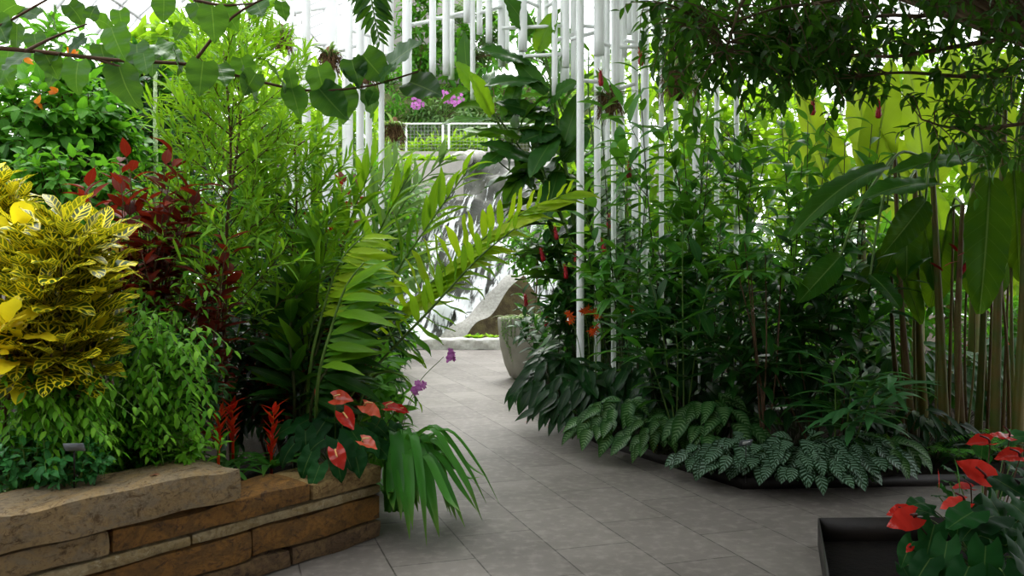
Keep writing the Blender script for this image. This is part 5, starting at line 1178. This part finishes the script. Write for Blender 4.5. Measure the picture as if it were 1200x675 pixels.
def hanging_frond():
    t = thing('hanging_fern_frond', 'single fern frond hanging down in front of the white tubes at the top', 'fern', P(432, -60, 3.4)); ml, ms = MB(), MB()
    path = bez([P(425, -70, 3.5), P(432, -30, 3.45), P(437, 10, 3.4), P(445, 48, 3.4)], 14)
    leafy(ml, ms, path, fLan, .125, 34, .1, 1, 'rank', 58, .1, .08, (1, .35), B=V(1, 0, 0), r0=.004, r1=.002, jit=.08, k=4, upv=V(0, -1, .3)); ml.build('foliage', M['gingerd'], t); ms.build('rachis', M['stem_green'], t)
    ms = MB(); ms.tube(bez([P(425, -70, 3.5), P(425, -200, 3.6), P(300, -330, 3.2), V(-2.2, 2.74, 1.95)], 20), .012, .008, 6); ms.build('vine_stem', M['stem_brown'], t)
hanging_frond()
def nest(px, py, Y, r, label):
    c = P(px, py, Y); t = thing('epiphyte_clump', label, 'air plant', c, 'dry fibre clumps tied to the white tubes'); m = MB()
    m.blob(c, r * .5, r * .45, r * .9, 8, 12, .5)
    for i in range(220):
        a = R.uniform(0, 6.28); e = V(cos(a), sin(a), R.uniform(-1.2, .8)); m.tube(bez([c + e * r * .3, c + e * r * .7 + V(0, 0, .02), c + e * r * R.uniform(.7, 1.15) + V(0, 0, -.05)], 4), .004, .002, 3, False)
    m.build('fibre', M['fibre'], t); ml = MB()
    for i in range(16):
        a = R.uniform(0, 6.28); ml.leaf(R.choice(fStrap), c + V(0, -r * .3, 0), V(cos(a), -abs(sin(a)) * .6, .8), V(0, 0, 1), r * R.uniform(1.5, 2.4))
    ml.build('foliage', M['airplant'], t)
nest(329, 45, 8.3, .13, 'dry brown fibre clump on the first white tube, beside the bright leaves')
nest(386, 70, 8.35, .12, 'dry brown fibre clump tied to the thickest white tube')
nest(430, 85, 8.3, .11, 'dry brown fibre clump under the hanging fern frond')
nest(795, 90, 8.7, .22, 'silvery air plant clump on a white tube under the dark canopy')
nest(715, 118, 8.3, .14, 'silvery air plant clump among the white tubes beside a red cone')
nest(462, 152, 10, .14, 'large grey air plant clump left of the terrace railing')
# ------------------------------------------------------------------ planting behind and around
Yt = 26.0
M['moss_wall'] = plainM('planted_wall_felt', '#3f4a2c', '#6a6f48', .9, .1, 6, .6)
bxt('planted_wall', px2x(440, 28.3), px2x(700, 28.3), 28.3, 28.6, pz(178, 22), pz(98, 28.3), 'moss_wall', 'mossy planted wall behind the terrace railing', 'wall', 'structure')
bush('terrace_shrub', 'yellow-green shrub spreading on the terrace behind the railing', 'shrub', (px2x(545, 25), 25, 4.5), P(548, 135, 25.5), (1.9, .8, .7), 160, .5, fLan, .3, 8, 'gingerg', 'stem_brown', .5)
bush('terrace_shrub', 'mid green shrub at the left end of the planted wall', 'shrub', (px2x(470, 25), 25, 4.5), P(468, 120, 25.5), (1.0, .7, 1.2), 90, .5, fLan, .35, 8, 'mid', 'stem_brown', .4)
bush('terrace_shrub', 'strap-leaved plants standing behind the railing on the terrace', 'shrub', (px2x(525, 23.4), 23.4, 4.5), P(530, 170, 23.4), (1.3, .3, .25), 90, .35, fPalm, .4, 8, 'bright', 'stem_green', .9)
bush('terrace_shrub', 'leafy shrub above the planted wall below the hanging tubes', 'shrub', (px2x(590, 26.4), 26.4, 4.6), P(600, 75, 26.6), (2.2, .8, 1.8), 150, .6, fLanW, .4, 8, 'mid', 'stem_brown', .4)
bush('palm_tree', 'feathery palm crown beside the tall grey wall', 'palm', (px2x(560, 27.4), 27.4, 4.6), P(555, 40, 27.4), (1.1, .8, 1.2), 60, .8, fPalm, .5, 16, 'gingerg', 'stem_brown', .3, mode='rank', ang=55)
bush('terrace_shrub', 'green shrub under the grey wall at the left of the terrace', 'shrub', (px2x(490, 27.3), 27.3, 4.6), P(492, 40, 27.3), (.8, .5, 1.8), 90, .6, fLanW, .4, 8, 'mid', 'stem_brown', .4)
def orc(label, px, py, base):
    t = thing('terrace_orchid', label, 'orchid', base, 'magenta orchids on the planted wall'); m = MB(); p = P(px, py, 24.6)
    m.tube(bez([base, np.asarray(base) * .4 + p * .6 + V(0, 0, .2), p], 8), .012, .008, 5); m.build('stem', M['stem_green'], t)
    for q in cluster(p, .17, 24):
        m = MB()
        for i in range(5): a = i * 1.257; m.leaf(R.choice(fPet), q, V(cos(a), -.3, sin(a)), V(0, -1, .2), .055)
        m.build('flower', M['orchid'], t)
orc('magenta orchid cluster left of the drooping ginger leaf', 489, 120, (px2x(486, 25), 25, 4.4)); orc('magenta orchid cluster in the middle of the planted wall', 523, 114, (px2x(524, 25), 25, 4.4)); orc('smallest magenta orchid cluster, beside the middle one', 536, 117, (px2x(537, 25), 25, 4.4))
m = MB(); t = thing('succulent_strip', 'yellow-green succulents along the top of the grey concrete wall', 'succulents', (px2x(508, 20.7), 20.8, pz(188, 20.6)), kind='thing')
for i in range(420):
    p = V(px2x(R.uniform(470, 534), 20.8), 20.8 + R.uniform(-.12, .12), pz(188, 20.6)); m.leaf(R.choice(fOv), p, NR.uniform(-1, 1, 3) * V(1, 1, 0) + V(0, 0, .9), V(0, 0, 1), R.uniform(.1, .2))
m.build('foliage', M['bright'], t)
m = MB(); t = thing('poolside_plants', 'little bright green plants along the pool kerb', 'plants', G(562, 17.5, .2), kind='thing')
for px in (548, 556, 562, 575, 580):
    for i in range(12): a = R.uniform(0, 6.28); m.leaf(R.choice(fOv), G(px, 17.6, .18), V(cos(a), sin(a), 1), V(0, 0, 1), R.uniform(.12, .2))
m.build('foliage', M['bright'], t)
# trees around, deep behind the beds
BG = [('tree', 'broad green tree in the far left corner of the glasshouse', 60, 12.5, 170, 1.7, 150, 'mid', fLanW, .3), ('tree', 'bright green tree behind the feathery trees', 255, 13.5, 190, 1.5, 140, 'bright', fLanW, .3), ('tree', 'green tree rising far behind the left white tubes', 360, 15.5, 180, 1.6, 130, 'bright', fLanW, .34),
      ('tree', 'dark tree far behind the burgundy shrub', 160, 10.5, 250, 1.2, 130, 'dark', fLanW, .26), ('tree', 'green tree left of the waterfall behind the ginger clump', 425, 16.5, 250, 1.5, 120, 'gingerg', fLanW, .34),
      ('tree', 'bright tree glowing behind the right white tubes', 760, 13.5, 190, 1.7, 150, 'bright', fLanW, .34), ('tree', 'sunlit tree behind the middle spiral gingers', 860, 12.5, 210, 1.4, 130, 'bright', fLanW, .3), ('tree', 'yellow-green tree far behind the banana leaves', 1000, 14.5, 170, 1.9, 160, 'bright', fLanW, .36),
      ('tree', 'bright tree at the right edge behind the banana plants', 1140, 14.0, 200, 1.8, 150, 'bright', fLanW, .36), ('tree', 'dark green tree right of the waterfall behind the clay pot', 712, 15.0, 260, 1.3, 130, 'mid', fLanW, .32),
      ('shrub', 'deep green shrub behind the middle of the shady bed', 840, 10.2, 350, .95, 140, 'dark', fLanW, .24), ('shrub', 'deep green shrub behind the narrow-leaved palms', 960, 9.0, 390, .85, 130, 'dark', fLanW, .22), ('shrub', 'mid green shrub low behind the canes', 1070, 10.6, 370, .9, 100, 'mid', fLanW, .24),
      ('shrub', 'dark shrub behind the low white tube ends', 740, 10.2, 360, .85, 130, 'dark', fLanW, .24), ('shrub', 'green shrub far right beyond the canes', 1180, 11.5, 400, .7, 80, 'mid', fLanW, .22), ('shrub', 'dark shrub in shade between ginger clump and feathery tree', 355, 7.0, 350, .6, 100, 'dark', fLanW, .2)]
for (k, lab, px, Y, py, r, n, mt, fm, L) in BG:
    bush('background_' + k, lab, k, G(px, Y, .05), P(px, py, Y), (r, r * .7, r * (1.15 if k == 'tree' else .95)), n, L * 1.6, fm, L, 9, mt, 'bark', .35, stems=3, group='trees and shrubs at the back of the beds')
# red flowers far right
bush('flowering_shrub', 'red and pink flowering shrub seen low between the canes at the right', 'shrub', G(1180, 12.6, .05), P(1188, 395, 12.4), (.6, .4, .25), 50, .2, fOv, .14, 8, 'spathe', 'stem_green', .6)

# ------------------------------------------------------------------ light and camera
w = bpy.data.worlds.new('daylight'); bpy.context.scene.world = w; w.use_nodes = True
nt = w.node_tree; bg = nt.nodes['Background']; bg.inputs[0].default_value = (.96, .98, 1.0, 1); bg.inputs[1].default_value = SKY
ld = bpy.data.lights.new('sun', 'SUN'); ld.energy = SUN; ld.angle = rad(40); ld.color = (1, .98, .94); lo = bpy.data.objects.new('sun', ld); COL.objects.link(lo)
lo.location = (-6, 20, 25); lo.rotation_euler = (rad(-33), 0, 0)
cd = bpy.data.cameras.new('camera'); co = bpy.data.objects.new('camera', cd); COL.objects.link(co)
co.location = (0, 0, CH); co.rotation_euler = (rad(90), 0, 0); cd.sensor_width = 36; cd.lens = F / 1200 * 36; cd.shift_y = (HY - 337.5) / 1200; cd.clip_start = .05
cd.clip_end = 300
sc = bpy.context.scene; sc.camera = co
vs_ = sc.view_settings; sc.display_settings.display_device = 'sRGB'; vs_.view_transform = 'Standard'; vs_.look = 'None'; vs_.gamma = 1; vs_.use_curve_mapping = False; vs_.exposure = EXPO
try:
    cy = sc.cycles; cy.max_bounces = 10; cy.diffuse_bounces = 4; cy.glossy_bounces = 3; cy.transmission_bounces = 5; cy.transparent_max_bounces = 12; cy.use_denoising = True; cy.caustics_reflective = False; cy.caustics_refractive = False
except Exception: pass
